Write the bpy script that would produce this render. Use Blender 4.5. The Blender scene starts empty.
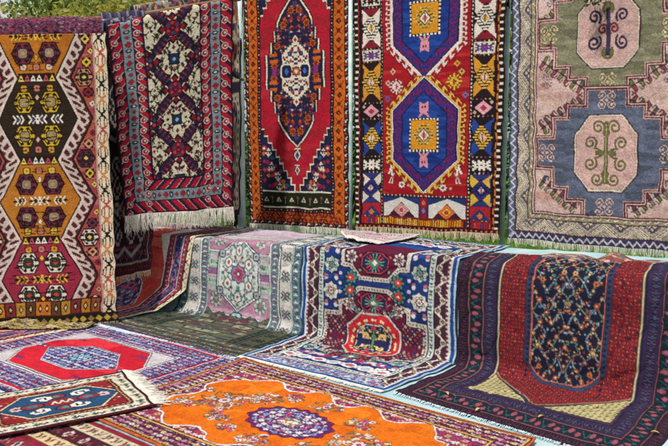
import bpy, math, random
import numpy as np

# ------------------------------------------------------------------ scene frame
# the stall: a low ledge runs along direction R; N points from the ledge towards the visitor
F, CX, CY, EYE = 750.0, 334.0, 223.0, 1.6
PITCH = math.atan2(93.0, F)
TH = math.atan2(1084.0, 750.0)
R2 = np.array([math.sin(TH), -math.cos(TH)])
N2 = np.array([-math.cos(TH), -math.sin(TH)])

def ray(x, y):
    a, b = (x - CX) / F, -(y - CY) / F
    return np.array([a, math.cos(PITCH) + b * math.sin(PITCH), -math.sin(PITCH) + b * math.cos(PITCH)])
def at_depth(x, y, Y):
    r = ray(x, y); return np.array([0, 0, EYE]) + r * (Y / r[1])
def sn(s, n, z):
    p = R2 * s + N2 * n; return np.array([p[0], p[1], z])
def s_at(x, y, n):
    r = ray(x, y); t = n / (r[:2] @ N2); return float((r[:2] * t) @ R2)
def s_floor(x, y, z=0.0):
    r = ray(x, y); t = (z - EYE) / r[2]; p = r[:2] * t; return float(p @ R2), float(p @ N2)

scene = bpy.context.scene
COL = scene.collection

def props(o, label=None, cat=None, group=None, kind=None):
    if label: o['label'] = label
    if cat: o['category'] = cat
    if group: o['group'] = group
    if kind: o['kind'] = kind
    return o
def mesh_obj(name, verts, faces, mat, parent=None, smooth=True):
    verts = np.asarray(verts, float)
    if parent is not None: org = world_loc(parent)
    else: org = np.array([verts[:, 0].mean(), verts[:, 1].mean(), verts[:, 2].min()])
    me = bpy.data.meshes.new(name)
    me.from_pydata((verts - org).tolist(), [], faces)
    me.update()
    if smooth: me.polygons.foreach_set('use_smooth', [True] * len(me.polygons))
    if mat: me.materials.append(mat)
    o = bpy.data.objects.new(name, me); COL.objects.link(o)
    if parent: o.parent = parent
    else: o.location = org
    return o
def world_loc(o):
    v = np.array(o.location); return v + world_loc(o.parent) if o.parent else v
def empty(name, loc):
    o = bpy.data.objects.new(name, None); o.location = loc; o.empty_display_size = .1
    COL.objects.link(o); return o

# ------------------------------------------------------------------ pattern drawing (a rug is drawn knot by knot)
def hx(c):
    if isinstance(c, str):
        return np.array([int(c[i:i + 2], 16) / 255 for i in (0, 2, 4)], np.float32)
    return np.asarray(c, np.float32)
def lin(a):
    a = np.clip(a, 0, 1)
    return np.where(a <= .04045, a / 12.92, ((a + .055) / 1.055) ** 2.4)
def vnoise(X, Y, cell, seed, cy=None):
    rng = np.random.default_rng(seed); g = rng.random((67, 67))
    x = np.asarray(X) / cell + 1000.37; y = np.asarray(Y) / (cy or cell) + 1000.71
    xi = np.floor(x).astype(int); yi = np.floor(y).astype(int); fx = x - xi; fy = y - yi
    fx = fx * fx * (3 - 2 * fx); fy = fy * fy * (3 - 2 * fy)
    a = g[yi % 67, xi % 67]; b = g[yi % 67, (xi + 1) % 67]; c = g[(yi + 1) % 67, xi % 67]; d = g[(yi + 1) % 67, (xi + 1) % 67]
    return (a * (1 - fx) + b * fx) * (1 - fy) + (c * (1 - fx) + d * fx) * fy

class Cv:
    """knotted canvas; units follow the size of the rug in the picture, y runs down the rug"""
    def __init__(s, w, h, k, bg, y0=0.0):
        s.w, s.h, s.k, s.y0 = w, h, k, y0
        s.W, s.H = int(w * k), int(h * k)
        s.x = (np.arange(s.W) + .5) / k; s.y = (np.arange(s.H) + .5) / k + y0
        s.X, s.Y = np.meshgrid(s.x, s.y)
        s.A = np.empty((s.H, s.W, 3), np.float32); s.A[:] = hx(bg)
        s.mx = s.my = None; s.clip = None
    def put(s, bb, fn, c):
        c = hx(c)
        for fx in ((0, 1) if s.mx is not None else (0,)):
            for fy in ((0, 1) if s.my is not None else (0,)):
                x0, x1, y0, y1 = bb
                if fx: x0, x1 = 2 * s.mx - x1, 2 * s.mx - x0
                if fy: y0, y1 = 2 * s.my - y1, 2 * s.my - y0
                i0 = max(0, int(math.floor(x0 * s.k)) - 1); i1 = min(s.W, int(math.ceil(x1 * s.k)) + 2)
                j0 = max(0, int(math.floor((y0 - s.y0) * s.k)) - 1); j1 = min(s.H, int(math.ceil((y1 - s.y0) * s.k)) + 2)
                if i0 >= i1 or j0 >= j1: continue
                X = s.X[j0:j1, i0:i1]; Y = s.Y[j0:j1, i0:i1]
                if fx: X = 2 * s.mx - X
                if fy: Y = 2 * s.my - Y
                m = fn(X, Y)
                if s.clip is not None: m = m & s.clip[j0:j1, i0:i1]
                s.A[j0:j1, i0:i1][m] = c
    def rect(s, x0, y0, x1, y1, c): s.put((x0, x1, y0, y1), lambda X, Y: (X >= x0) & (X < x1) & (Y >= y0) & (Y < y1), c)
    def ell(s, x, y, rx, ry, c): s.put((x - rx, x + rx, y - ry, y + ry), lambda X, Y: ((X - x) / rx) ** 2 + ((Y - y) / ry) ** 2 <= 1, c)
    def dia(s, x, y, rx, ry, c): s.put((x - rx, x + rx, y - ry, y + ry), lambda X, Y: abs(X - x) / rx + abs(Y - y) / ry <= 1, c)
    def octo(s, x, y, rx, ry, c, cut=.6):
        s.put((x - rx, x + rx, y - ry, y + ry), lambda X, Y: (abs(X - x) <= rx) & (abs(Y - y) <= ry) & (abs(X - x) / rx + abs(Y - y) / ry <= 1 + cut), c)
    def hexv(s, x, y, rx, ry, c, t=.45):   # tall hexagon, points up and down
        s.put((x - rx, x + rx, y - ry, y + ry), lambda X, Y: (abs(X - x) <= rx) & (abs(X - x) / rx * (1 - t) + abs(Y - y) / ry <= 1), c)
    def hexh(s, x, y, rx, ry, c, t=.45):
        s.put((x - rx, x + rx, y - ry, y + ry), lambda X, Y: (abs(Y - y) <= ry) & (abs(Y - y) / ry * (1 - t) + abs(X - x) / rx <= 1), c)
    def poly(s, P, c):
        xs = [p[0] for p in P]; ys = [p[1] for p in P]
        def f(X, Y):
            m = np.zeros(X.shape, bool)
            for (xa, ya), (xb, yb) in zip(P, P[1:] + P[:1]):
                if ya == yb: continue
                m ^= ((ya > Y) != (yb > Y)) & (X < (xb - xa) * (Y - ya) / (yb - ya) + xa)
            return m
        s.put((min(xs), max(xs), min(ys), max(ys)), f, c)
    def line(s, P, w, c):
        for (xa, ya), (xb, yb) in zip(P, P[1:]):
            L = max(1e-6, (xb - xa) ** 2 + (yb - ya) ** 2)
            def f(X, Y, xa=xa, ya=ya, xb=xb, yb=yb, L=L):
                t = np.clip(((X - xa) * (xb - xa) + (Y - ya) * (yb - ya)) / L, 0, 1)
                return (X - xa - t * (xb - xa)) ** 2 + (Y - ya - t * (yb - ya)) ** 2 <= w * w / 4
            s.put((min(xa, xb) - w, max(xa, xb) + w, min(ya, yb) - w, max(ya, yb) + w), f, c)
    def polar(s, x, y, r, n, amp, c, ph=0.0, sq=1.0):
        def f(X, Y):
            a = np.arctan2((Y - y) / sq, X - x); return np.hypot(X - x, (Y - y) / sq) <= r * (1 - amp + amp * np.cos(n * (a - ph)))
        s.put((x - r, x + r, y - r * sq, y + r * sq), f, c)
    def star(s, x, y, r, c, q=.72):
        s.dia(x, y, r, r, c); s.rect(x - r * q, y - r * q, x + r * q, y + r * q, c)
    def stamp(s, x, y, w, h, rows, pal):
        nr, nc = len(rows), len(rows[0])
        for ch in set(''.join(rows)):
            if ch not in pal: continue
            T = np.array([[q == ch for q in r] for r in rows])
            s.put((x - w / 2, x + w / 2, y - h / 2, y + h / 2), lambda X, Y: (lambda i, j: (i >= 0) & (i < nc) & (j >= 0) & (j < nr) & T[np.clip(j, 0, nr - 1), np.clip(i, 0, nc - 1)])(
                np.floor((X - x + w / 2) / w * nc).astype(int), np.floor((Y - y + h / 2) / h * nr).astype(int)), pal[ch])
    def tile(s, mask, E, T, e0, e1, rows, pal, period):
        nr, nc = len(rows), len(rows[0])
        i = np.clip(((E - e0) / (e1 - e0) * nr).astype(int), 0, nr - 1); j = (np.floor(T / period * nc).astype(int)) % nc
        lut = np.array([[ord(q) for q in r] for r in rows]); v = lut[i, j]
        for ch, c in pal.items(): s.A[mask & (v == ord(ch))] = hx(c)
    def strip(s, x0, y0, x1, y1, rows, pal, period, flip=False):   # runs down the rug
        m = (s.X >= x0) & (s.X < x1) & (s.Y >= y0) & (s.Y < y1)
        E = (x1 - s.X) + x0 if flip else s.X
        s.tile(m, E, s.Y, x0, x1, rows, pal, period)
    def hstrip(s, x0, y0, x1, y1, rows, pal, period):
        m = (s.X >= x0) & (s.X < x1) & (s.Y >= y0) & (s.Y < y1)
        s.tile(m, s.Y, s.X, y0, y1, rows, pal, period)
    def frame_coords(s, y0, y1, ry=1.0):
        ex = np.minimum(s.X, s.w - s.X); ey = np.minimum(s.Y - y0, y1 - s.Y) / ry
        E = np.minimum(ex, ey); side = ex < ey
        T = np.where(side, s.Y - (y0 + y1) / 2, s.X - s.w / 2)
        return E, T, side
    def frame(s, E, T, e0, e1, c=None, rows=None, pal=None, period=10):
        m = (E >= e0) & (E < e1)
        if c is not None: s.A[m] = hx(c)
        if rows: s.tile(m, E, T, e0, e1, rows, pal, period)
        return m
    def patch(s, mask, pal, cell, seed, mx=None, my=None, cy=None):    # organic floral ground of many colours
        X = abs(s.X - mx) if mx is not None else s.X; Y = abs(s.Y - my) if my is not None else s.Y
        st = np.stack([vnoise(X, Y, cell, seed + i, cy) + w for i, (c, w) in enumerate(pal)])
        k = st.argmax(0)
        for i, (c, w) in enumerate(pal): s.A[mask & (k == i)] = hx(c)
    def florets(s, mask, pitch, pal, seed, leaf='4f5a48', sx=1.0, r=.42):
        # offset rows of little outlined flowers with leaves between them
        rng = random.Random(seed); old = s.clip; s.clip = mask if old is None else (mask & old)
        ys = np.where(mask.any(1))[0]; xs = np.where(mask.any(0))[0]
        if len(ys):
            x0, x1, y0, y1 = s.x[xs[0]], s.x[xs[-1]], s.y[ys[0]], s.y[ys[-1]]
            if s.mx is not None: x1 = min(x1, s.mx + .1)
            if s.my is not None: y1 = min(y1, s.my + .1)
            for j in range(int((y1 - y0) / pitch) + 2):
                for i in range(int((x1 - x0) / pitch) + 2):
                    x = x0 + (i + .5 * (j % 2)) * pitch + rng.uniform(-.1, .1) * pitch; y = y0 + j * pitch + rng.uniform(-.1, .1) * pitch
                    a = pal[(i * 2 + j * 3 + (i * j) % 2) % len(pal)]; b = pal[(i * 2 + j * 3 + 2) % len(pal)]
                    an = rng.choice([.6, 2.5, .6, -.6]); ca, sa = math.cos(an) * pitch * .55, math.sin(an) * pitch * .55
                    s.line([(x - ca, y - sa), (x, y), (x + ca, y + sa * .6)], pitch * .11, leaf)
                    s.dia(x + pitch * .5, y + rng.uniform(-.1, .1) * pitch, pitch * .2, pitch * .2, b)
                    s.polar(x, y, pitch * r, rng.choice([5, 6, 4]), .16, a, rng.uniform(0, 1)); s.dia(x, y, pitch * r * .42, pitch * r * .42, b)
        s.clip = old
    def scatter(s, mask, pts, seed, pal, r0, r1, stems=None):
        rng = random.Random(seed); old = s.clip; s.clip = mask if old is None else (mask & old)
        for (x, y) in pts:
            r = rng.uniform(r0, r1); a = rng.choice(pal); b = rng.choice(pal)
            if stems and rng.random() < .6:
                an = rng.uniform(0, 6.28); s.line([(x, y), (x + 2.4 * r * math.cos(an), y + 2.4 * r * math.sin(an)), (x + 3 * r * math.cos(an + .6), y + 3 * r * math.sin(an + .6))], r * .45, stems)
            (s.dia if rng.random() < .5 else s.ell)(x, y, r, r, a); s.dia(x, y, r * .5, r * .5, b)
        s.clip = old
    def rand_pts(s, n, seed, x0, y0, x1, y1):
        rng = random.Random(seed); P = []
        a = math.sqrt((x1 - x0) * (y1 - y0) / max(1, n)); ny = max(1, int((y1 - y0) / a)); nx = max(1, int((x1 - x0) / a))
        for j in range(ny):
            for i in range(nx):
                P.append((x0 + (i + .5 + (j % 2) * .5 - .25 + rng.uniform(-.2, .2)) * (x1 - x0) / nx, y0 + (j + .5 + rng.uniform(-.2, .2)) * (y1 - y0) / ny))
        return P
    def finish(s, seed=1, jit=.55, abrash=.10, grain=.10, fade=0.0, ink=.5, fleck=1.0):
        rng = np.random.default_rng(seed)
        # every figure is outlined with one dark knot, as weavers do
        lum = s.A.sum(2); ed = np.zeros((s.H, s.W), bool)
        for ax in (0, 1):
            df = np.abs(np.diff(s.A, axis=ax)).sum(2) > .30
            lo = np.diff(lum, axis=ax) < 0
            sl0 = (slice(0, -1), slice(None)) if ax == 0 else (slice(None), slice(0, -1)); sl1 = (slice(1, None), slice(None)) if ax == 0 else (slice(None), slice(1, None))
            ed[sl1] |= df & lo; ed[sl0] |= df & ~lo
        s.A[ed] = s.A[ed] * (1 - ink)
        J, I = np.mgrid[0:s.H, 0:s.W]
        wob = (vnoise(I, J, 26, seed + 5) - .5) * 3.2 * jit + (rng.random((s.H, s.W)) - .5) * .9 * jit
        wob2 = (vnoise(I, J, 30, seed + 9) - .5) * 3.2 * jit + (rng.random((s.H, s.W)) - .5) * .9 * jit
        A = s.A[np.clip(np.rint(J + wob2), 0, s.H - 1).astype(int), np.clip(np.rint(I + wob), 0, s.W - 1).astype(int)]
        A = lin(A)
        B = A.copy(); B[:, 1:] += A[:, :-1] * .14; B[:, :-1] += A[:, 1:] * .14; B[1:] += A[:-1] * .14; B[:-1] += A[1:] * .14
        wt = np.full((s.H, s.W, 1), 1.0); wt[:, 1:] += .14; wt[:, :-1] += .14; wt[1:] += .14; wt[:-1] += .14
        A = B / wt
        row = vnoise(I * .15, J, 9, seed + 3) - .5                       # dye lots change from row to row
        spl = vnoise(I, J, 60, seed + 4) - .5                            # uneven wear
        A = A * (1 + abrash * 1.6 * row + abrash * 1.2 * spl)[..., None]
        fl = vnoise(I, J, 2.3, seed + 21) - .5; fl2 = vnoise(I, J, 7, seed + 22) - .5
        A = A * (1 + fleck * (.34 * fl + .26 * fl2))[..., None]
        A = A * (1 + 1.5 * grain * (rng.random((s.H, s.W, 1)) - .5) * 2) + .002
        A = A / (1 + .30 * A)
        return np.clip(A, .003, .95)

# ------------------------------------------------------------------ materials
def nodes_of(name):
    m = bpy.data.materials.new(name); m.use_nodes = True; nt = m.node_tree
    return m, nt, nt.nodes['Principled BSDF']
def wool(name, rough=.95, bump=.35, sheen=.0):
    m, nt, b = nodes_of(name)
    at = nt.nodes.new('ShaderNodeAttribute'); at.attribute_name = 'knots'
    no = nt.nodes.new('ShaderNodeTexNoise'); no.inputs['Scale'].default_value = 260; no.inputs['Detail'].default_value = 4
    tc = nt.nodes.new('ShaderNodeTexCoord')
    nt.links.new(tc.outputs['Object'], no.inputs['Vector'])
    mp = nt.nodes.new('ShaderNodeMapRange'); mp.inputs[1].default_value = .3; mp.inputs[2].default_value = .7; mp.inputs[3].default_value = .8; mp.inputs[4].default_value = 1.18
    nt.links.new(no.outputs['Fac'], mp.inputs[0])
    mx = nt.nodes.new('ShaderNodeMix'); mx.data_type = 'RGBA'; mx.blend_type = 'MULTIPLY'; mx.inputs[0].default_value = 1
    nt.links.new(at.outputs['Color'], mx.inputs[6]); nt.links.new(mp.outputs[0], mx.inputs[7])
    nt.links.new(mx.outputs[2], b.inputs['Base Color'])
    bp = nt.nodes.new('ShaderNodeBump'); bp.inputs['Strength'].default_value = bump; bp.inputs['Distance'].default_value = .004
    n2 = nt.nodes.new('ShaderNodeTexNoise'); n2.inputs['Scale'].default_value = 120; n2.inputs['Detail'].default_value = 5
    nt.links.new(tc.outputs['Object'], n2.inputs['Vector']); nt.links.new(n2.outputs['Fac'], bp.inputs['Height'])
    nt.links.new(bp.outputs['Normal'], b.inputs['Normal'])
    b.inputs['Roughness'].default_value = rough; b.inputs['Specular IOR Level'].default_value = .12
    b.inputs['Sheen Weight'].default_value = sheen; b.inputs['Sheen Roughness'].default_value = .5
    return m
def noisy(name, c1, c2, scale=6, rough=.8, bump=.0, detail=6, spec=.3, metal=0.0, stretch=None):
    m, nt, b = nodes_of(name)
    tc = nt.nodes.new('ShaderNodeTexCoord'); mpn = nt.nodes.new('ShaderNodeMapping')
    if stretch: mpn.inputs['Scale'].default_value = stretch
    nt.links.new(tc.outputs['Object'], mpn.inputs['Vector'])
    no = nt.nodes.new('ShaderNodeTexNoise'); no.inputs['Scale'].default_value = scale; no.inputs['Detail'].default_value = detail
    nt.links.new(mpn.outputs[0], no.inputs['Vector'])
    cr = nt.nodes.new('ShaderNodeValToRGB'); cr.color_ramp.elements[0].position = .32; cr.color_ramp.elements[1].position = .7
    cr.color_ramp.elements[0].color = (*lin(hx(c1)), 1); cr.color_ramp.elements[1].color = (*lin(hx(c2)), 1)
    nt.links.new(no.outputs['Fac'], cr.inputs[0]); nt.links.new(cr.outputs[0], b.inputs['Base Color'])
    if bump:
        bp = nt.nodes.new('ShaderNodeBump'); bp.inputs['Strength'].default_value = bump; bp.inputs['Distance'].default_value = .01
        nt.links.new(no.outputs['Fac'], bp.inputs['Height']); nt.links.new(bp.outputs['Normal'], b.inputs['Normal'])
    b.inputs['Roughness'].default_value = rough; b.inputs['Specular IOR Level'].default_value = spec; b.inputs['Metallic'].default_value = metal
    return m
M_WOOL = wool('knotted_wool'); M_FLAT = wool('flatwoven_wool', .95, .5)
M_FR_WHITE = noisy('white_cotton_fringe', 'd0cbbc', 'f0ede4', 25, .95)
M_FR_BLUE = noisy('pale_blue_fringe', 'a9c3cf', 'd3e2e6', 40, .95)
M_FR_CREAM = noisy('cream_cotton_fringe', 'cdb48e', 'eadfc6', 40, .95)
M_TARP = noisy('pale_blue_sheet', '8fb2ba', 'b9cfd3', 3, .55, .25, 8, .4)
M_POST = noisy('pale_blue_painted_steel', '9db9ba', 'cbd9d8', 14, .45, .1, 8, .5)
M_STEEL = noisy('dark_steel', '3a3d40', '5a5e60', 20, .5, .1, 6, .5, .6)
M_WOOD = noisy('rail_wood', '6b5238', '917450', 8, .8, .2, 6, .2, 0, (1, 1, 8))
M_CONC = noisy('ledge_concrete', '7d7b76', 'a09d96', 5, .9, .3)
M_LAWN = noisy('lawn_soil', '2c4a18', '55802a', 2.5, 1, .3)
M_BARK = noisy('bark', '3b2f24', '6a5844', 12, .95, .6, 8, .1, 0, (1, 1, .25))

# ------------------------------------------------------------------ building cloth
def chaikin(rows, it=3):
    for _ in range(it):
        o = [rows[0]]
        for a, b in zip(rows, rows[1:]):
            o += [a * .75 + b * .25, a * .25 + b * .75]
        o.append(rows[-1]); rows = o
    return rows
def cloth_grid(rows, nu, nv, soft=3, tight=.035):
    """rows: (left point, right point) from the top end of the cloth to its bottom end"""
    Q0 = [np.concatenate([l, r]) for l, r in rows]; Q1 = [Q0[0]]
    for a, b in zip(Q0, Q0[1:]):                       # keep long spans straight so that only the corners round off
        L = np.linalg.norm(b[:3] - a[:3])
        if L > .17: Q1 += [a + (b - a) * (tight / L), b + (a - b) * (tight / L)]
        Q1.append(b)
    Q = chaikin(Q1, soft)
    Q = np.array(Q); mid = (Q[:, :3] + Q[:, 3:]) / 2
    d = np.concatenate([[0], np.cumsum(np.linalg.norm(np.diff(mid, axis=0), axis=1))])
    t = np.linspace(0, d[-1], nv); G = np.stack([np.interp(t, d, Q[:, i]) for i in range(6)], 1)
    u = np.linspace(0, 1, nu)[None, :, None]
    P = G[:, None, :3] * (1 - u) + G[:, None, 3:] * u
    return P, t, d[-1]
def grid_normals(P):
    du = np.gradient(P, axis=1); dv = np.gradient(P, axis=0)
    n = np.cross(dv, du); n /= np.maximum(1e-9, np.linalg.norm(n, axis=2, keepdims=True)); return n
def rug(name, rows, A, label, cat='rug', group=None, wrinkle=None, mat=None, thick=.007, soft=3, bumps=.0012, floor=None, seed=3, hem=0.0):
    H, W, _ = A.shape
    P, t, L = cloth_grid(rows, W, H, soft)
    n = grid_normals(P)
    U, V = np.meshgrid(np.linspace(0, 1, W), t)
    width = float(np.linalg.norm(rows[-1][1] - rows[-1][0]))
    off = np.zeros((H, W))
    if wrinkle is not None: off += wrinkle(U, V, L)
    rng = np.random.default_rng(seed)
    off += (rng.random((H, W)) - .5) * 2 * bumps
    # uneven selvedges
    edge = (vnoise(V * 100, V * 0, 9, seed + 1) - .5) * .022 * (2 * U - 1)
    P = P + n * off[..., None]
    side = (rows[-1][1] - rows[-1][0]) / max(1e-6, width)
    P = P + edge[..., None] * side
    if hem: P = P + (P[-1:] - P[-4:-3]) / np.maximum(1e-6, np.linalg.norm(P[-1:] - P[-4:-3], axis=2, keepdims=True)) * (hem * ((vnoise(U * 3.1, V * 0, 1, seed + 6) - .5) + .35 * (vnoise(U * 9, V * 0, 1, seed + 7) - .5)) * (V / L) ** 2)[..., None]
    if floor is not None: P[..., 2] = np.maximum(P[..., 2], floor)
    me = bpy.data.meshes.new(name)
    idx = np.arange(H * W).reshape(H, W)
    f = np.stack([idx[:-1, :-1], idx[1:, :-1], idx[1:, 1:], idx[:-1, 1:]], -1).reshape(-1, 4)
    me.vertices.add(H * W); org = np.array([P[..., 0].mean(), P[..., 1].mean(), P[..., 2].min()])
    me.vertices.foreach_set('co', (P - org).reshape(-1).astype(np.float32))
    me.loops.add(f.size); me.loops.foreach_set('vertex_index', f.reshape(-1).astype(np.int32))
    me.polygons.add(len(f)); me.polygons.foreach_set('loop_start', (np.arange(len(f)) * 4).astype(np.int32))
    me.polygons.foreach_set('use_smooth', np.ones(len(f), bool))
    me.update(calc_edges=True); me.validate()
    ca = me.attributes.new('knots', 'FLOAT_COLOR', 'POINT')
    ca.data.foreach_set('color', np.concatenate([A, np.ones((H, W, 1))], 2).reshape(-1).astype(np.float32))
    me.materials.append(mat or M_WOOL)
    o = bpy.data.objects.new(name, me); COL.objects.link(o); o.location = org
    sd = o.modifiers.new('thickness', 'SOLIDIFY'); sd.thickness = thick; sd.offset = -1; sd.use_even_offset = False
    props(o, label, cat, group)
    o_grid[o.name] = P
    return o
o_grid = {}
def fringe(parent, edge, direction, length, mat, n=150, rad=.0022, seed=1, name='fringe', droop=None, u0=0.0, u1=1.0, knot=True):
    """many tapered yarn strands from an edge of the rug; edge = the rug's own row of points"""
    rng = random.Random(seed); V = []; Fc = []
    E = np.asarray(edge); d = np.asarray(direction, float); d /= np.linalg.norm(d)
    side = E[-1] - E[0]; side /= np.linalg.norm(side); up = np.cross(side, d); up /= np.linalg.norm(up)
    if up[2] < 0 and abs(up[2]) > .3: up = -up
    gs = 0.0; gl = 1.0
    for i in range(n):
        if i % 4 == 0: gs = rng.gauss(0, .15); gl = rng.uniform(.8, 1.1)
        if rng.random() < .06: continue
        u = u0 + (u1 - u0) * (i + .5 + rng.uniform(-.35, .35)) / n
        j = u * (len(E) - 1); a = int(j); p = E[a] + (E[min(a + 1, len(E) - 1)] - E[a]) * (j - a)
        p = p - d * .004
        ln = length * gl * rng.uniform(.82, 1.1); sk = gs + rng.gauss(0, .06); wv = rng.uniform(-.25, .25)
        b = len(V)
        for k in range(5):
            q = k / 4
            c = p + d * ln * q + side * ln * (sk * q + wv * math.sin(q * 3.1) * .35) + up * (rng.uniform(-.004, .004) * q)
            if droop is not None: c[2] = max(droop + rng.uniform(0, .004), c[2] - .03 * q * q)
            r = rad * (1.25 - .6 * q)
            for m in range(3):
                an = m * 2.094; V.append(c + side * r * math.cos(an) + up * r * math.sin(an))
        for k in range(4):
            for m in range(3):
                m2 = (m + 1) % 3
                Fc.append((b + k * 3 + m, b + k * 3 + m2, b + k * 3 + 3 + m2, b + k * 3 + 3 + m))
    return mesh_obj(name, V, Fc, mat, parent)
def tube(name, pts, rad, mat, parent=None, sides=12, cap=True):
    V = []; Fc = []; pts = [np.asarray(p, float) for p in pts]
    rads = rad if isinstance(rad, (list, tuple)) else [rad] * len(pts)
    for i, p in enumerate(pts):
        t = pts[min(i + 1, len(pts) - 1)] - pts[max(i - 1, 0)]; t /= np.linalg.norm(t)
        a = np.cross(t, [0, 0, 1.0]) if abs(t[2]) < .9 else np.cross(t, [1.0, 0, 0]); a /= np.linalg.norm(a); b = np.cross(t, a)
        for k in range(sides):
            an = k * 2 * math.pi / sides; V.append(p + rads[i] * (a * math.cos(an) + b * math.sin(an)))
    for i in range(len(pts) - 1):
        for k in range(sides):
            k2 = (k + 1) % sides; Fc.append((i * sides + k, i * sides + k2, (i + 1) * sides + k2, (i + 1) * sides + k))
    if cap: Fc.append(tuple(range(sides))[::-1]); Fc.append(tuple((len(pts) - 1) * sides + k for k in range(sides)))
    return mesh_obj(name, V, Fc, mat, parent)
# ------------------------------------------------------------------ motifs
XHOOK = ["#.#..#.#", "#.#..#.#", ".##..##.", "..####..", "...##...", "..####..", ".##..##.", "#.#..#.#", "#.#..#.#"]
SCROLL = ["..###.....###..", ".#...#...#...#.", "#..#..#.#..#..#", "#.##..#.#..##.#", ".#...#...#...#.", "....#..#..#....", "..##..###..##..", "....#..#..#....", ".#...#...#...#.", "#.##..#.#..##.#", "#..#..#.#..#..#", ".#...#...#...#.", "..###.....###.."]
RUNDOG = ["WWWWWWWW", "WWWWWWWW", "DDWWWWDD", "DDDWWWWD", "DDDDWWWW", "WDDDDWWW", "WWDDDWWW", "DWWWWWWD", "DDWWWWDD", "DDDDDDDD"]
LEAF = ["..#....", ".###.#.", "####.##", ".##.###", "..####.", "...##..", "....#.."]
BIRD = ["..##....", ".####...", "..##....", "..###...", ".######.", "######.#", "..###...", "..#.#...", "..#.#...", ".##.##.."]
RAMS = ["##.....##", "#.#...#.#", "#..#.#..#", ".#.###.#.", "...###...", "..#####..", ".##.#.##.", "##..#..##"]

def rosette(c, x, y, r, ring, core, ink, gem=None):
    c.hexh(x, y, r * 1.2, r * 1.12, ink, .55); c.hexh(x, y, r * 1.04, r * .98, ring, .55)
    for sx in (-1, 1):
        for sy in (-1, 1): c.line([(x + sx * r * .95, y + sy * r * .18), (x + sx * r * .66, y + sy * r * .42), (x + sx * r * .4, y + sy * r * .86)], r * .12, ink)
    for k in range(8):
        a = k * math.pi / 4 + .39; c.dia(x + r * .8 * math.cos(a), y + r * .8 * math.sin(a), r * .2, r * .2, ink)
    c.octo(x, y, r * .56, r * .56, ink); c.octo(x, y, r * .46, r * .46, core)
    if gem: c.dia(x, y, r * .26, r * .3, gem)
def flower(c, x, y, r, petal, core, ink=None, eye=None):
    n = 8 if r > 3 else 6
    if ink: c.polar(x, y, r * 1.15, n, .08, ink)
    c.polar(x, y, r, n, .14, petal)
    if r > 3.6:
        for k in range(n):
            a = (k + .5) * 2 * math.pi / n; c.dia(x + r * .74 * math.cos(a), y + r * .74 * math.sin(a), r * .13, r * .13, core)
        c.polar(x, y, r * .62, n, .12, ink or core, math.pi / n); c.polar(x, y, r * .52, n, .12, petal if not eye else eye, math.pi / n)
    c.ell(x, y, r * .4, r * .4, core)
    if eye: c.dia(x, y, r * .24, r * .24, eye)

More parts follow.
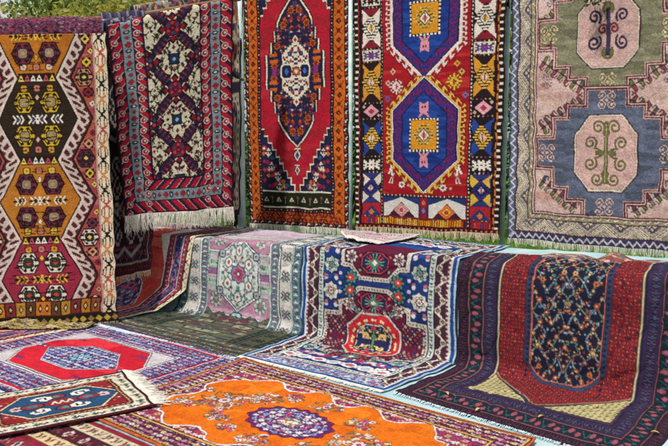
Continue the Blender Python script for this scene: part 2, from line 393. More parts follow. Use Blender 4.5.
# ------------------------------------------------------------------ kilim on the left
def draw_kilim():
    c = Cv(144, 300, 2.0, 'a24a45'); Y0 = 28; xc = 72
    ink, white = '21110f', 'd3b6ac'
    rng = random.Random(4)
    c.patch(np.ones_like(c.X, bool), [('9c3f45', .1), ('a8503f', 0), ('b0605a', -.1)], 26, 7, cy=5)
    hexes = [(30 - Y0, 'b0641f'), (113 - Y0, '2a1f16'), (196 - Y0, 'b46b24'), (277 - Y0, '93283e')]
    dx = abs(c.X - xc)
    for yc, fill in hexes:
        inb = abs(c.Y - yc) <= 41.5
        h = 18 + 21 * np.clip(1 - abs(c.Y - yc) / 41.5, 0, 1); d = dx - h
        c.A[inb & (d < 17)] = hx(ink)
        m = inb & (d >= 1.6) & (d < 15.2)
        c.tile(m, d, c.Y - yc, 1.6, 15.2, RUNDOG, {'W': white, 'D': '4a2226'}, 8.3)
        m2 = m & (d < 3.4); c.A[m2] = hx('dcc6bc')
        c.A[inb & (d < 0)] = hx(fill)
    c.mx = xc
    sets = {0: ('6a2536', '8c7470', 'e0a93a', 'd8b0a0'), 1: ('c8a02a', '8a7a58', 'e8d8c8', 'c08830'), 2: ('64223a', '8a7668', 'e6d2b8', 'd8b23a'), 3: ('e2d4c2', '2b3a2a', 'd9a83a', 'c58a2c')}
    for i, (yc, fill) in enumerate(hexes):
        ring, core, arr, sm = sets[i]
        for dy in (-17, 17): rosette(c, xc - 13.5, yc + dy, 10, ring, core, ink, 'b88a4a' if i != 3 else 'c23a3a')
        for ax in (-20, -4):   # paired arrow bands on the hexagon's waist
            c.line([(xc + ax - 6, yc), (xc + ax + 6, yc)], 2.4, ink)
            for q in (-5, -1, 3):
                c.line([(xc + ax + q, yc - 4), (xc + ax + q + 3, yc), (xc + ax + q, yc + 4)], 1.5, arr)
            c.dia(xc + ax, yc, 2.4, 2.6, '3a3a6a' if i == 1 else ink)
        for dy in (-31, 31):
            for ddx in (-13, 0): c.octo(xc + ddx, yc + dy, 4, 3.6, ink); c.octo(xc + ddx, yc + dy, 3.2, 2.8, sm if ddx else 'b86a5a'); c.dia(xc + ddx, yc + dy, 1.3, 1.3, fill)
        for dy in (-22, 21): c.dia(xc, yc + dy, 3, 3.6, ink); c.dia(xc, yc + dy, 2.2, 2.7, 'd9a09a' if i == 1 else arr)
        for k in range(34):
            yy = yc + rng.uniform(-34, 34); hw = 18 + 21 * (1 - abs(yy - yc) / 41.5) - 5; xx = xc - rng.uniform(2, max(3, hw))
            c.line([(xx - 2.3, yy), (xx + 2.3, yy)], .9, ink if fill != '2c2017' else 'a8682a')
    for yw in (71.5 - Y0, 154.5 - Y0, 236.5 - Y0):
        c.rect(xc - 18.5, yw - 4.6, xc + .1, yw + 4.6, ink)
        for q, col in zip((-15.6, -9.4, -3.1), ('d8b84a', 'b04a5a', 'e4d8cc')):
            c.poly([(xc + q - 3, yw + 3.4), (xc + q, yw - 3.4), (xc + q + 3, yw + 3.4)], col); c.dia(xc + q, yw + 1, 1.1, 1.4, ink)
    # side fields: stars and diamonds between the hooks and the outer strip
    cols = ['d2ab3a', '7a1f33', 'd8b25a', 'e0d0c0', '5a2b40', 'c58a6a']
    k = 0
    for yw in (-10 + 0, 71.5 - Y0, 154.5 - Y0, 236.5 - Y0, 318 - Y0):
        for ddx, dy, r in ((47, 0, 9), (50.5, -15, 6.2), (50.5, 15.5, 6), (54.5, -26, 3.8), (54.5, 27, 3.8)):
            a = cols[k % 6]; k += 1
            if r > 7: rosette(c, xc - ddx, yw + dy, r * .92, a, '2a1a1a', ink, 'd8c060')
            else:
                c.star(xc - ddx, yw + dy, r, ink); c.dia(xc - ddx, yw + dy, r * .8, r * .85, a); c.dia(xc - ddx, yw + dy, r * .35, r * .4, ink)
    # outer strips: hooked crosses on cream
    c.rect(0, 0, 1.2, 320, ink); c.rect(1.2, 0, 13.4, 320, 'dcc9ae'); c.rect(13.4, 0, 14.8, 320, 'c98a86'); c.rect(14.8, 0, 15.6, 320, ink)
    cc = [ink, 'b0443c', 'c9743a', ink, 'cf7f3e']
    for q in range(20):
        c.stamp(7.4, 4 + q * 15.6, 11.2, 15.4, XHOOK, {'#': cc[q % 5]})
    # foot of the kilim: dark band with squares
    c.rect(15.6, 272, xc + .1, 289, '3a1c1a')
    for q, col in zip(range(6), ('8c4a2a', 'c07a22', '7a2c30', 'b8822c', '5a3a22', 'c46a22')):
        c.rect(16.4 + q * 9.6, 273.5, 24.6 + q * 9.6, 287.5, col); c.dia(20.5 + q * 9.6, 280.5, 2.6, 5, ink); c.dia(20.5 + q * 9.6, 280.5, 1.3, 2.6, 'd8bf88')
    c.mx = None
    c.rect(0, 289, 144, 300, '1e1512')
    for q in range(19):
        c.dia(4 + q * 7.6, 294.5, 3.3, 3.6, 'b4963a' if q % 3 else '8a6a3a')
    return c.finish(11, .45, .13, .12, ink=.32, fleck=.7)

# ------------------------------------------------------------------ cream lattice rug
def draw_lattice():
    W, Hh = 122, 235; top = -45
    c = Cv(W, Hh, 2.1, '3a0f1c', top); xc = 61; yb = top + Hh
    ink, maroon, cream, red = '17101c', '4a1526', 'd9cbb0', 'a3182c'
    E, T, side = c.frame_coords(top, yb)
    def diag(e0, e1, p, sl, cols):
        m = (E >= e0) & (E < e1); v = (T + sl * (E - e0)) % p / p
        for a, b, col in cols: c.A[m & (v >= a) & (v < b)] = hx(col)
    S = [(0, .52, red), (.52, .60, 'd8a8a4'), (.60, .93, '231a36'), (.93, 1, '7a1a34')]
    c.frame(E, T, 0, 2.2, '1a1018'); diag(2.2, 12.4, 11.5, .95, S)
    c.frame(E, T, 12.4, 13.4, ink); c.frame(E, T, 13.4, 23, '7b8790')
    c.frame(E, T, 13.4, 23, rows=["................", "..#....o........", ".###..ooo...#...", "#####.oWo..###..", "#####.oWo..###..", ".###..ooo...#...", "..#....o........", "................"], pal={'#': 'a02030', 'o': '24304a', 'W': 'e6dcc8'}, period=18)
    c.frame(E, T, 23, 24, ink); diag(24, 32.5, 10.5, -.95, S); c.frame(E, T, 32.5, 34.4, '1b1424')
    # curls on the red leaves
    for e, p in ((7.5, 11.5), (28.5, 10.5)):
        for k in range(-12, 14):
            y = (top + yb) / 2 + k * p
            for x in (e, W - e):
                c.ell(x - 1, y + 2.4, 3.3, 3.1, 'dcb4b0'); c.ell(x - 1, y + 2.4, 2.5, 2.3, '9a1428'); c.ell(x - .4, y + 2.2, 1.1, 1.1, 'e0c4bc')
    fm = (c.X > 34.4) & (c.X < W - 34.4) & (c.Y < yb - 34.4) & (c.Y > top + 34.4)
    c.A[fm] = hx(cream); c.clip = fm
    c.mx = xc
    ys = [43 + 57.5 * k for k in range(-2, 3)]
    rng = random.Random(5)
    for y in ys:
        for cy in (y, y + 28.75):               # little buds scattered on the cream ground
            for k in range(40):
                x = xc - rng.uniform(2, 26); yy = cy + rng.uniform(-15, 15)
                c.dia(x, yy, rng.uniform(1.2, 2), rng.uniform(1.2, 2.2), rng.choice([ink, '5a1a2a', '27334a', '6a4a30']))
                if k % 2 == 0: c.line([(x - 2.6, yy - 2.4), (x, yy), (x + 2.6, yy - 2.4)], 1.0, '23231f'); c.line([(x, yy), (x + rng.uniform(-1, 1), yy + 4)], .9, '23231f')
    for y in ys:
        for sg in (-1, 1):                       # dark bars of the lattice
            a = (xc - 26, y + 0); b = (xc, y + sg * 28.75)
            px, py = (b[0] - a[0]), (b[1] - a[1])
            p0 = (a[0] + px * .37, a[1] + py * .37); p1 = (a[0] + px * .66, a[1] + py * .66)
            c.line([p0, p1], 9.4, ink); c.line([p0, p1], 7.6, '3e1228')
            for q in (.32, .44, .58, .7):
                X, Y = a[0] + px * q, a[1] + py * q
                c.dia(X, Y, 2, 2, '2a3a5a'); c.dia(X + 1.8, Y - 1.8 * sg, 1.2, 1.2, 'b0303a')
    for y in ys:
        # square flower in the cream diamond
        c.rect(xc - 5.4, y - 5.2, xc + 5.4, y + 5.2, ink); c.rect(xc - 4.2, y - 4, xc + 4.2, y + 4, '1d2c48'); c.dia(xc, y, 2.2, 2.2, '8fa8c0')
        for q in (-1, 1):
            c.dia(xc - 8.6, y + q * 7.5, 2.1, 2.1, '5a1a2a'); c.dia(xc, y + q * 10.5, 2, 2.6, '6a2430')
        # clusters of flowers at the crossings
        for (X, Y, r) in ((xc, y + 28.75, 9.6), (xc - 27, y, 9)):
            for k in range(8):
                a = k * math.pi / 4; rr = r * (1 if k % 2 == 0 else .72)
                c.dia(X + 1.12 * rr * math.cos(a), Y + 1.12 * rr * math.sin(a), 4.4, 4.6, ink); c.dia(X + rr * math.cos(a), Y + rr * math.sin(a), 3, 3.2, '7d1828' if k % 2 == 0 else '2a2c52')
            c.octo(X, Y, r * .78, r * .78, ink); c.octo(X, Y, r * .68, r * .68, maroon if X < xc - 5 else '78172a')
            for k in range(6):
                a = k * math.pi / 3 + .5; c.dia(X + r * .5 * math.cos(a), Y + r * .5 * math.sin(a), 1.8, 1.8, '2b4a78' if k % 2 else 'c23a40')
            c.dia(X, Y, 3.2, 3.2, ink); c.dia(X, Y, 2, 2, 'd9c4a8' if X < xc - 5 else '9a2436')
    c.clip = None
    return c.finish(21, .5, .08, .14)

# ------------------------------------------------------------------ red rug with the navy medallion and orange border
def draw_medallion():
    W = 104; top, yb = -45, 225
    c = Cv(W, yb - top, 2.2, 'a8182a', top); xc = 52
    navy, ink, orange, red, cream = '1d1c3c', '150f14', 'c4591c', 'b21830', 'e4d6c0'
    c.patch(np.ones_like(c.X, bool), [('a8152a', .15), ('9c1a28', 0), ('b32231', 0)], 30, 3, cy=6)
    c.mx = xc; yc = 73; c.my = yc
    # corner spandrels, stepped
    def steps(f, x0, x1, n):   # staircase from (x0,f0)..
        P = []
        for i in range(n):
            P += [(x0 + (x1 - x0) * i / n, f(i / n)), (x0 + (x1 - x0) * (i + 1) / n, f(i / n))]
        return P
    for off, col in ((0, cream), (1.2, ink), (2.2, navy)):
        P = steps(lambda q: 128 + off * 1.3 + 62 * q, 16.5, 50 - off, 9)
        c.poly([(16.5, 200)] + P + [(50 - off, 200)], col)
    rng = random.Random(8)
    for i in range(9):
        for q in range(8 - i if i < 8 else 1):
            x = 20 + i * 3.7 + rng.uniform(-.8, .8); y = 146 + i * 6.6 + q * 8.2 + rng.uniform(-2, 2)
            if y > 187: continue
            (flower if rng.random() < .22 else lambda c_, a, b, r, p, *_: c_.dia(a, b, r * .75, r * .8, p))(c, x, y, 3.1, rng.choice(['b83040', 'c86428', '2c4a7a', '7a2a50', '8a2038']), cream)
    for (x, y) in ((27, 166), (33, 176), (24, 152), (34.5, 186)):
        c.stamp(x, y, 6, 9, ["..#..", ".###.", "..#..", "#.#.#", ".###.", "..#.."], {'#': cream}); c.dia(x, y - 1, 1.2, 1.2, '2b4a9a')
    # central medallion
    def med(g, col):
        prof = [(0, 72 + g), (5, 66 + g), (9, 60 + g), (13, 54 + g), (16.5 + g, 46 + g), (16.5 + g, 40), (20 + g, 40), (20 + g, 29), (23.5 + g, 29), (23.5 + g, 17), (28 + g, 17), (28 + g, 0)]
        prof[1:4] = [(5 + g * .7, 66 + g), (9 + g * .8, 60 + g), (13 + g * .9, 54 + g)]
        c.poly([(xc, yc)] + [(xc - a, yc + b) for a, b in prof] + [(xc - 28 - g, yc)], col)
    med(2.6, ink); med(1.7, cream); med(.5, ink); med(-.4, navy)
    for i in range(150):
        y = rng.uniform(0, 66); hw = 26 if y < 17 else 22 if y < 29 else 18 if y < 40 else max(1, 15 * (70 - y) / 24)
        x = rng.uniform(0, hw)
        c.dia(xc - x, yc + y, rng.uniform(.8, 1.7), rng.uniform(.9, 1.9), rng.choice(['a8283a', 'b85a24', '5a2a5a', '2e4a86', 'cdb0a4', '7a1f44', '8f2a3a', '3a3a70']))
    for (x, y) in ((18.5, 25), (12, 45), (22, 6), (4, 58)):
        flower(c, xc - x, yc + y, 3.7, 'b9561f', '7a1f3a', ink, None)
    for q in range(2):
        c.rect(xc - 26, yc + 9 + q * 6, xc - 19, yc + 12 + q * 6, 'c65a24')
    c.rect(xc - 24, yc - 4, xc - 19.5, yc + 4, '7a2a6a')
    # cream hooked star inside
    WH = ["......##......", ".....####.....", "....##..##....", "...##.##.##...", "..###.##.###..", ".##.##..##.##.", "###..####..###", "##.##.##.##.##", "#.####..####.#", "##.##.##.##.##", "###.##..##.###", "##..######..##", "#.##.####.##.#", "..###.##.###.."]
    c.stamp(xc, yc + 14.5, 28, 29, WH[::-1], {'#': cream}); c.dia(xc - 8.5, yc + 8, 2.6, 3.2, '5a1a3a'); c.dia(xc - 8.5, yc + 8, 1.2, 1.5, cream); c.dia(xc - 4.5, yc + 18, 2.2, 2.6, '24305e'); 
    c.dia(xc, yc + 30, 3.4, 4.6, cream); c.dia(xc, yc + 30, 1.7, 2.4, 'a82040')
    for x, r in ((9.5, 6.2),):
        c.octo(xc - x, yc, r, r * 1.25, cream); c.octo(xc - x, yc, r * .78, r * 1.0, navy); c.dia(xc - x, yc, 2.4, 3.6, '3c62b0')
    c.star(xc, yc, 5.4, '8a2a3a'); c.star(xc, yc, 3.6, 'c86a34'); c.dia(xc, yc, 2, 2, cream)
    for (x, y) in ((5, 10), (12, 13), (4, 20)): c.dia(xc - x, yc + y, 1.7, 2, 'b03050')
    # pendants
    for y, s in ((82, 1.0), (97, .75)):
        c.dia(xc, yc + y, 4.6 * s, 7.5 * s, ink); c.dia(xc, yc + y, 3.4 * s, 6.2 * s, cream); c.dia(xc, yc + y, 2 * s, 4 * s, '3a3f86')
        c.rect(xc - 3 * s, yc + y - 7.5 * s, xc + 3 * s, yc + y - 6 * s, cream)
    c.my = None
    # dark panel under the field
    c.rect(14, 190, xc + .1, 191.2, cream); c.rect(14, 191.2, xc + .1, 206, '1b2113'); c.rect(14, 206, xc + .1, 207.2, cream)
    for i in range(3):
        x = 21 + i * 12.5; c.poly([(x - 2.6, 201), (x, 196), (x + 2.6, 201)], 'c9bda0'); c.dia(x, 199.5, 1.1, 1.2, 'a03040'); c.dia(x + 6, 197, 1.6, 2, '8c3a4a'); c.line([(x + 6, 197), (x + 6, 203)], .7, '6a7a50')
    # borders
    E = np.minimum(c.X, W - c.X); E = np.minimum(E, (yb - c.Y)); side = np.minimum(c.X, W - c.X) < (yb - c.Y)
    T = np.where(side, c.Y, c.X - W / 2)
    c.frame(E, T, 0, 4.6, '201722', rows=["........", ".o....#.", "..oo.##.", "........"], pal={'o': 'd9cfc0', '#': 'a8352c'}, period=8)
    c.frame(E, T, 4.6, 13.6, orange)
    c.frame(E, T, 4.6, 13.6, rows=["..............", "x.....x.......", ".x...x....x...", "..xxx....xox..", "..xox...xo.ox.", "..xxx....xox..", ".x...x....x...", "x.....x.......", ".............."], pal={'x': '6e2414', 'o': '2c1a22'}, period=17)
    c.frame(E, T, 13.6, 17.2, '1d1622', rows=["......", ".#..o.", "......"], pal={'#': 'd8c4a8', 'o': 'b8402c'}, period=6)
    m = (E >= 4.6) & (E < 13.6) & ~side
    c.A[m] = hx('b04a1c'); c.tile(m, E, T, 4.6, 13.6, ["x..x..x.", "xx.x.xx.", ".xxxxx..", "..xox...", ".xxxxx..", "xx.x.xx.", "x..x..x."], {'x': '701c1c', 'o': 'd88a3a'}, 11)
    c.mx = None
    return c.finish(31, .55, .08, .14)

# ------------------------------------------------------------------ red rug with two blue hexagons
def draw_hexagons():
    W = 154; top, yb = -66, 232
    c = Cv(W, yb - top, 2.1, 'a2151f', top); xc = 77
    ink, red, blue, plum, white, pink, yel, orange = '1c1216', '9c141e', '1b3788', '5a2060', 'e8dccf', 'd8889a', 'd6a23a', 'd98a1e'
    c.patch(np.ones_like(c.X, bool), [('a01520', .12), ('8e121c', 0), ('b02a26', -.12)], 40, 5, cy=4)
    c.mx = xc
    for yc, hook in ((23.5, 'e6c7c2'), (136.5, 'dcb04a')):
        dx = abs(c.X - xc); dy = abs(c.Y - yc)
        d = np.maximum(dx - 34, (dx * .98 + dy * 1.05 - 59.0) * .72)      # hexagon with straight flanks and pointed ends
        c.A[(d < 9.2) & (d >= 1.6) & (dy < 58)] = hx(red)
        along = np.where(dx - 34 > (dx * .98 + dy * 1.05 - 59.0) * .72, dy, dx * .73 + 100)
        m = (d >= 1.2) & (d < 8.6) & (dy < 57.5)
        c.tile(m, d, along, 1.2, 8.6, ["######", "######", ".##...", ".##...", ".##...", "..####", "..###.", "......"], {'#': hook}, 4.9)
        c.A[(d >= 7.6) & (d < 8.6) & (dy < 57)] = hx('7a1020')
        c.A[(d < 1.4) & (dy < 58)] = hx(white if yc < 50 else 'e6c9c4'); c.A[(d < .2)] = hx(ink)
        m = d < -.8; c.A[m] = hx(plum)
        c.tile(m & (d > -9.5), d, along, -9.5, -.8, ["bbb...", ".bbr..", "..bbb.", "..rbb.", ".bbb..", "bbb..."], {'b': '2a2f7c', 'r': '8a2440'}, 7)
        c.A[(d < -9.5) & (d >= -10.6)] = hx('241a4a'); c.A[d < -10.6] = hx(blue)
        c.patch(d < -10.6, [('1a3686', .12), ('204392', 0), ('172c72', 0)], 22, 8, cy=3)
        # orange square
        c.rect(xc - 16.2, yc - 17, xc + 16.2, yc + 17, ink)
        for q in range(9):
            t = -15 + q * 3.75
            c.rect(xc + t - 1, yc - 16.5, xc + t + 1, yc - 14.8, white); c.rect(xc + t - 1, yc + 14.8, xc + t + 1, yc + 16.5, white)
            c.rect(xc - 15.8, yc + t - 1, xc - 14, yc + t + 1, white)
        c.rect(xc - 13.6, yc - 14.4, xc + 13.6, yc + 14.4, orange)
        c.dia(xc, yc, 11, 11.5, yel)
        for k in range(7):
            t = -9 + 3 * k; c.line([(xc - 9 + abs(t) * .8, yc + t), (xc - 12 + abs(t) * .8, yc + t - 1)], 1.0, 'f0d98a')
            c.line([(xc - 8 + abs(t) * .8, yc + t), (xc - 10 + abs(t) * .8, yc + t)], 1.2, '8a3a1c')
        c.dia(xc, yc, 7, 7.5, '6a2a3a'); c.dia(xc, yc, 5.6, 6, white); c.dia(xc, yc, 3.2, 3.6, 'd86a60'); c.rect(xc - .5, yc - 5, xc + .5, yc + 5, '8f2030')
        # rams' horns above and below the square
        for sg in (-1, 1):
            yy = yc + sg * 25
            c.poly([(xc - 4.8, yy + sg * 8), (xc, yy + sg * 5), (xc, yy - sg * 5), (xc - 4.8, yy - sg * 2)], pink)
            c.line([(xc, yy - sg * 3), (xc - 5, yy - sg * 7.5), (xc - 2.5, yy - sg * 3.5)], 1.5, pink); c.dia(xc - 1.5, yy + sg * 2, 1.2, 1.8, '7a1f3a')
            c.rect(xc - 1, yy - sg * 8, xc + 1, yy - sg * 4, 'd8a060')
    # stars and figures on the red
    c.mx = None
    for x, y, a, b, p in ((46.5, 88, 'e8c8c0', 'c03048', 10.5), (107, 86, 'd8a83a', 'b02a2c', 10.5)):
        c.stamp(x, y, p * 1.5, p * 1.5, ["....#....", "..#.#.#..", ".#.###.#.", "..##o##..", "####oo###", "..##o##..", ".#.###.#.", "..#.#.#..", "....#...."], {'#': a, 'o': b})
    for x, y, a in ((43, 73, 'd8a890'), (110, 69, 'd8983a'), (37, 100, '6a5a9a'), (118, 99, '7a6aa0'), (38, 84, 'c8a08a'), (114, 77, 'c89a50')): c.dia(x, y, 3.2, 3.6, a); c.dia(x, y, 1.3, 1.5, red)
    for x, y, f in ((41, 176, 1), (113, 175, -1)):
        rows = ["...##...", "...##...", "..###...", "..####..", ".##.##..", "##..##.#", "....###.", "....##..", "...###..", "..#..#..", "..#..#..", ".##.##.."]
        c.stamp(x, y, 8, 19, [r[::f] for r in rows], {'#': 'ecd9d2'}); c.dia(x + 1 * f, y + 3, 1.6, 1.8, 'd0787a')
    for x, y in ((53, 186), (98, 188)): c.star(x, y, 4, 'e0d0cc'); c.dia(x, y, 1.8, 1.8, 'a02030'); c.ell(x + 7, y + 1, 1.5, 1.3, 'd8988a')
    # bottom panels
    c.mx = xc
    c.rect(30, 196, xc + .1, 198.6, ink)
    for q in range(24): c.rect(31 + q * 2.1, 196.6, 32 + q * 2.1, 198, white if q % 2 else 'a82a30')
    c.rect(30, 198.6, xc + .1, 219, '20306a')
    for x, g in ((52, 0),):
        c.poly([(x - 19, 219), (x - 19, 206), (x, 199), (x + 19, 206), (x + 19, 219)], 'd9d2cc')
        c.poly([(x - 15, 219), (x, 203.5), (x + 15, 219)], '3a1a30'); c.dia(x, 212, 9.5, 7.2, 'd98a8a'); c.dia(x, 212, 5, 4, 'e6b8a8'); c.star(x, 212, 2.6, 'b83848')
    c.rect(xc - 3.6, 198.6, xc + .1, 219, '8e1626'); c.dia(xc, 204, 2.6, 3, 'c8603a'); c.dia(xc, 212, 2.6, 3, '6a78b0')
    c.rect(30, 198.6, 33, 219, '8e1626')
    c.mx = None
    c.dia(102, 212, 9.5, 7.2, 'd9682a'); c.dia(102, 212, 5, 4, 'e8b04a'); c.star(102, 212, 2.6, 'b83030')
    c.rect(8, 219, 146, 227.5, '7a1a24')
    rng = random.Random(3)
    for q in range(56):
        x = 9 + q * 2.45
        c.rect(x, 219.6 + rng.uniform(0, 2), x + 1.7, 227, rng.choice(['d8901e', 'dca03a', 'c86a20', 'd8a84a']) if 24 < x < 116 else rng.choice(['3a3a7a', '8a1c2c', '2a2440', 'b04a3a', 'b0202c']))
    # side columns of blocks
    c.mx = xc
    c.rect(8, top, 30, 219, ink)
    for q in range(90):
        for k in range(5): c.dia(10.6 + k * 4.2 + (q % 2) * 2.1, top + q * 3.2, .95, 1.1, ('c86a50', 'd8c8b8', 'c8902e', '5a3a86')[(q + k) % 4])
    def tooth(y, h, ground, tri, star, core):
        x = 19; c.rect(9, y, 29, y + h, ground); m = y + h / 2
        c.poly([(9, y), (29, y), (19, y + h * .26)], tri); c.poly([(9, y + h), (29, y + h), (19, y + h * .74)], tri)
        c.rect(9, y + h * .12, 10.4, y + h * .88, tri); c.poly([(9, m - h * .18), (13, m), (9, m + h * .18)], ink); c.poly([(29, m - h * .18), (25, m), (29, m + h * .18)], ink)
        c.dia(x, m, 10.5, h * .36, ink)
        for q in range(-4, 5):
            yy = m + q * h * .068; hw = 9.4 * (1 - abs(q) / 5.2)
            c.rect(x - hw, yy - .75, x + hw, yy + .75, star)
        c.dia(x, m, 5.6, h * .2, ink); c.dia(x, m, 4.6, h * .165, star); c.dia(x, m, 3, h * .11, core); c.rect(x - .5, m - h * .09, x + .5, m + h * .09, 'a8404a')
    def small(y, h, ground, a, b):
        c.rect(9, y, 29, y + h, ground)
        c.stamp(19, y + h / 2, 18, h * .8, ["#..#.#..#", "##.###.##", ".#######.", "##.#o#.##", ".#######.", "##.###.##", "#..#.#..#"], {'#': a, 'o': b})
    lay = [(-60, 40, 'tw'), (-18, 12, 'sp'), (-4, 10, 'sp2'), (9, 39, 'tw'), (50, 11, 'sp'), (63, 39, 'to'), (104, 15, 'pd'), (121, 37, 'tb'), (160, 13, 'sw'), (175, 31, 'tn')]
    for y, h, k in lay:
        if k == 'tw': tooth(y, h, 'e2d3c6', '7a1c2a', 'e6d8c8', 'd8a83a')
        if k == 'to': tooth(y, h, 'd08a2a', '241418', 'e0a850', 'e8c8c0')
        if k == 'tb': tooth(y, h, '243a86', ink, 'dca83e', 'e6c4c8')
        if k == 'tn': tooth(y, h, 'd9c8b8', '2a3270', '2c2f74', 'e0b8c0')
        if k == 'sp': small(y, h, 'd8c8b0', '5a3a86', 'c03050')
        if k == 'sp2': small(y, h, 'e0d0c0', ink, 'a03030')
        if k == 'sw': small(y, h, ink, 'e4d8cc', 'b04050')
        if k == 'pd':
            c.rect(9, y, 29, y + h, ink); c.dia(19, y + h / 2, 8.5, h * .46, 'dc9aa6'); c.dia(19, y + h / 2, 3.6, h * .2, 'b02a44'); c.dia(11, y + 2.5, 1.8, 2, 'd0a0a0'); c.dia(27, y + h - 3, 1.8, 2, 'd0a0a0')
    c.rect(9, 206, 30, 219, 'a8222c'); c.poly([(9, 219), (19, 208), (30, 219)], '28306a'); c.dia(19, 215, 3.4, 3.4, 'c86a3a')
    c.mx = None
    m = (c.X > xc) & (c.X >= 125) & (c.X < 145) & (c.Y >= 175) & (c.Y < 206) & (abs(c.A - hx('d9c8b8')).sum(2) < .02); c.A[m] = hx('d8a83a')
    # guards
    E = np.minimum(c.X, W - c.X)
    c.frame(E, c.Y, 0, 8, ink, rows=["......", "..##..", "..##..", "oo..oo", "......"], pal={'#': 'e4d6c4', 'o': '8e2024'}, period=6.2)
    m = (c.X > W - 8) & (c.X < W - 4); c.tile(m, W - c.X, c.Y, 4, 8, ["......", "oooo..", "......"], {'o': 'c8702a'}, 9)
    c.frame(E, c.Y, 29.4, 32, ink, rows=["....", ".##.", "...."], pal={'#': 'dcc8bc'}, period=3.6)
    c.rect(0, 227.5, W, 232, '3a0f18'); c.hstrip(0, 228.6, W, 230.6, [".##..", ".##.."], {'#': 'c86a50'}, 5)
    return c.finish(41, .6, .09, .13, fleck=.75)

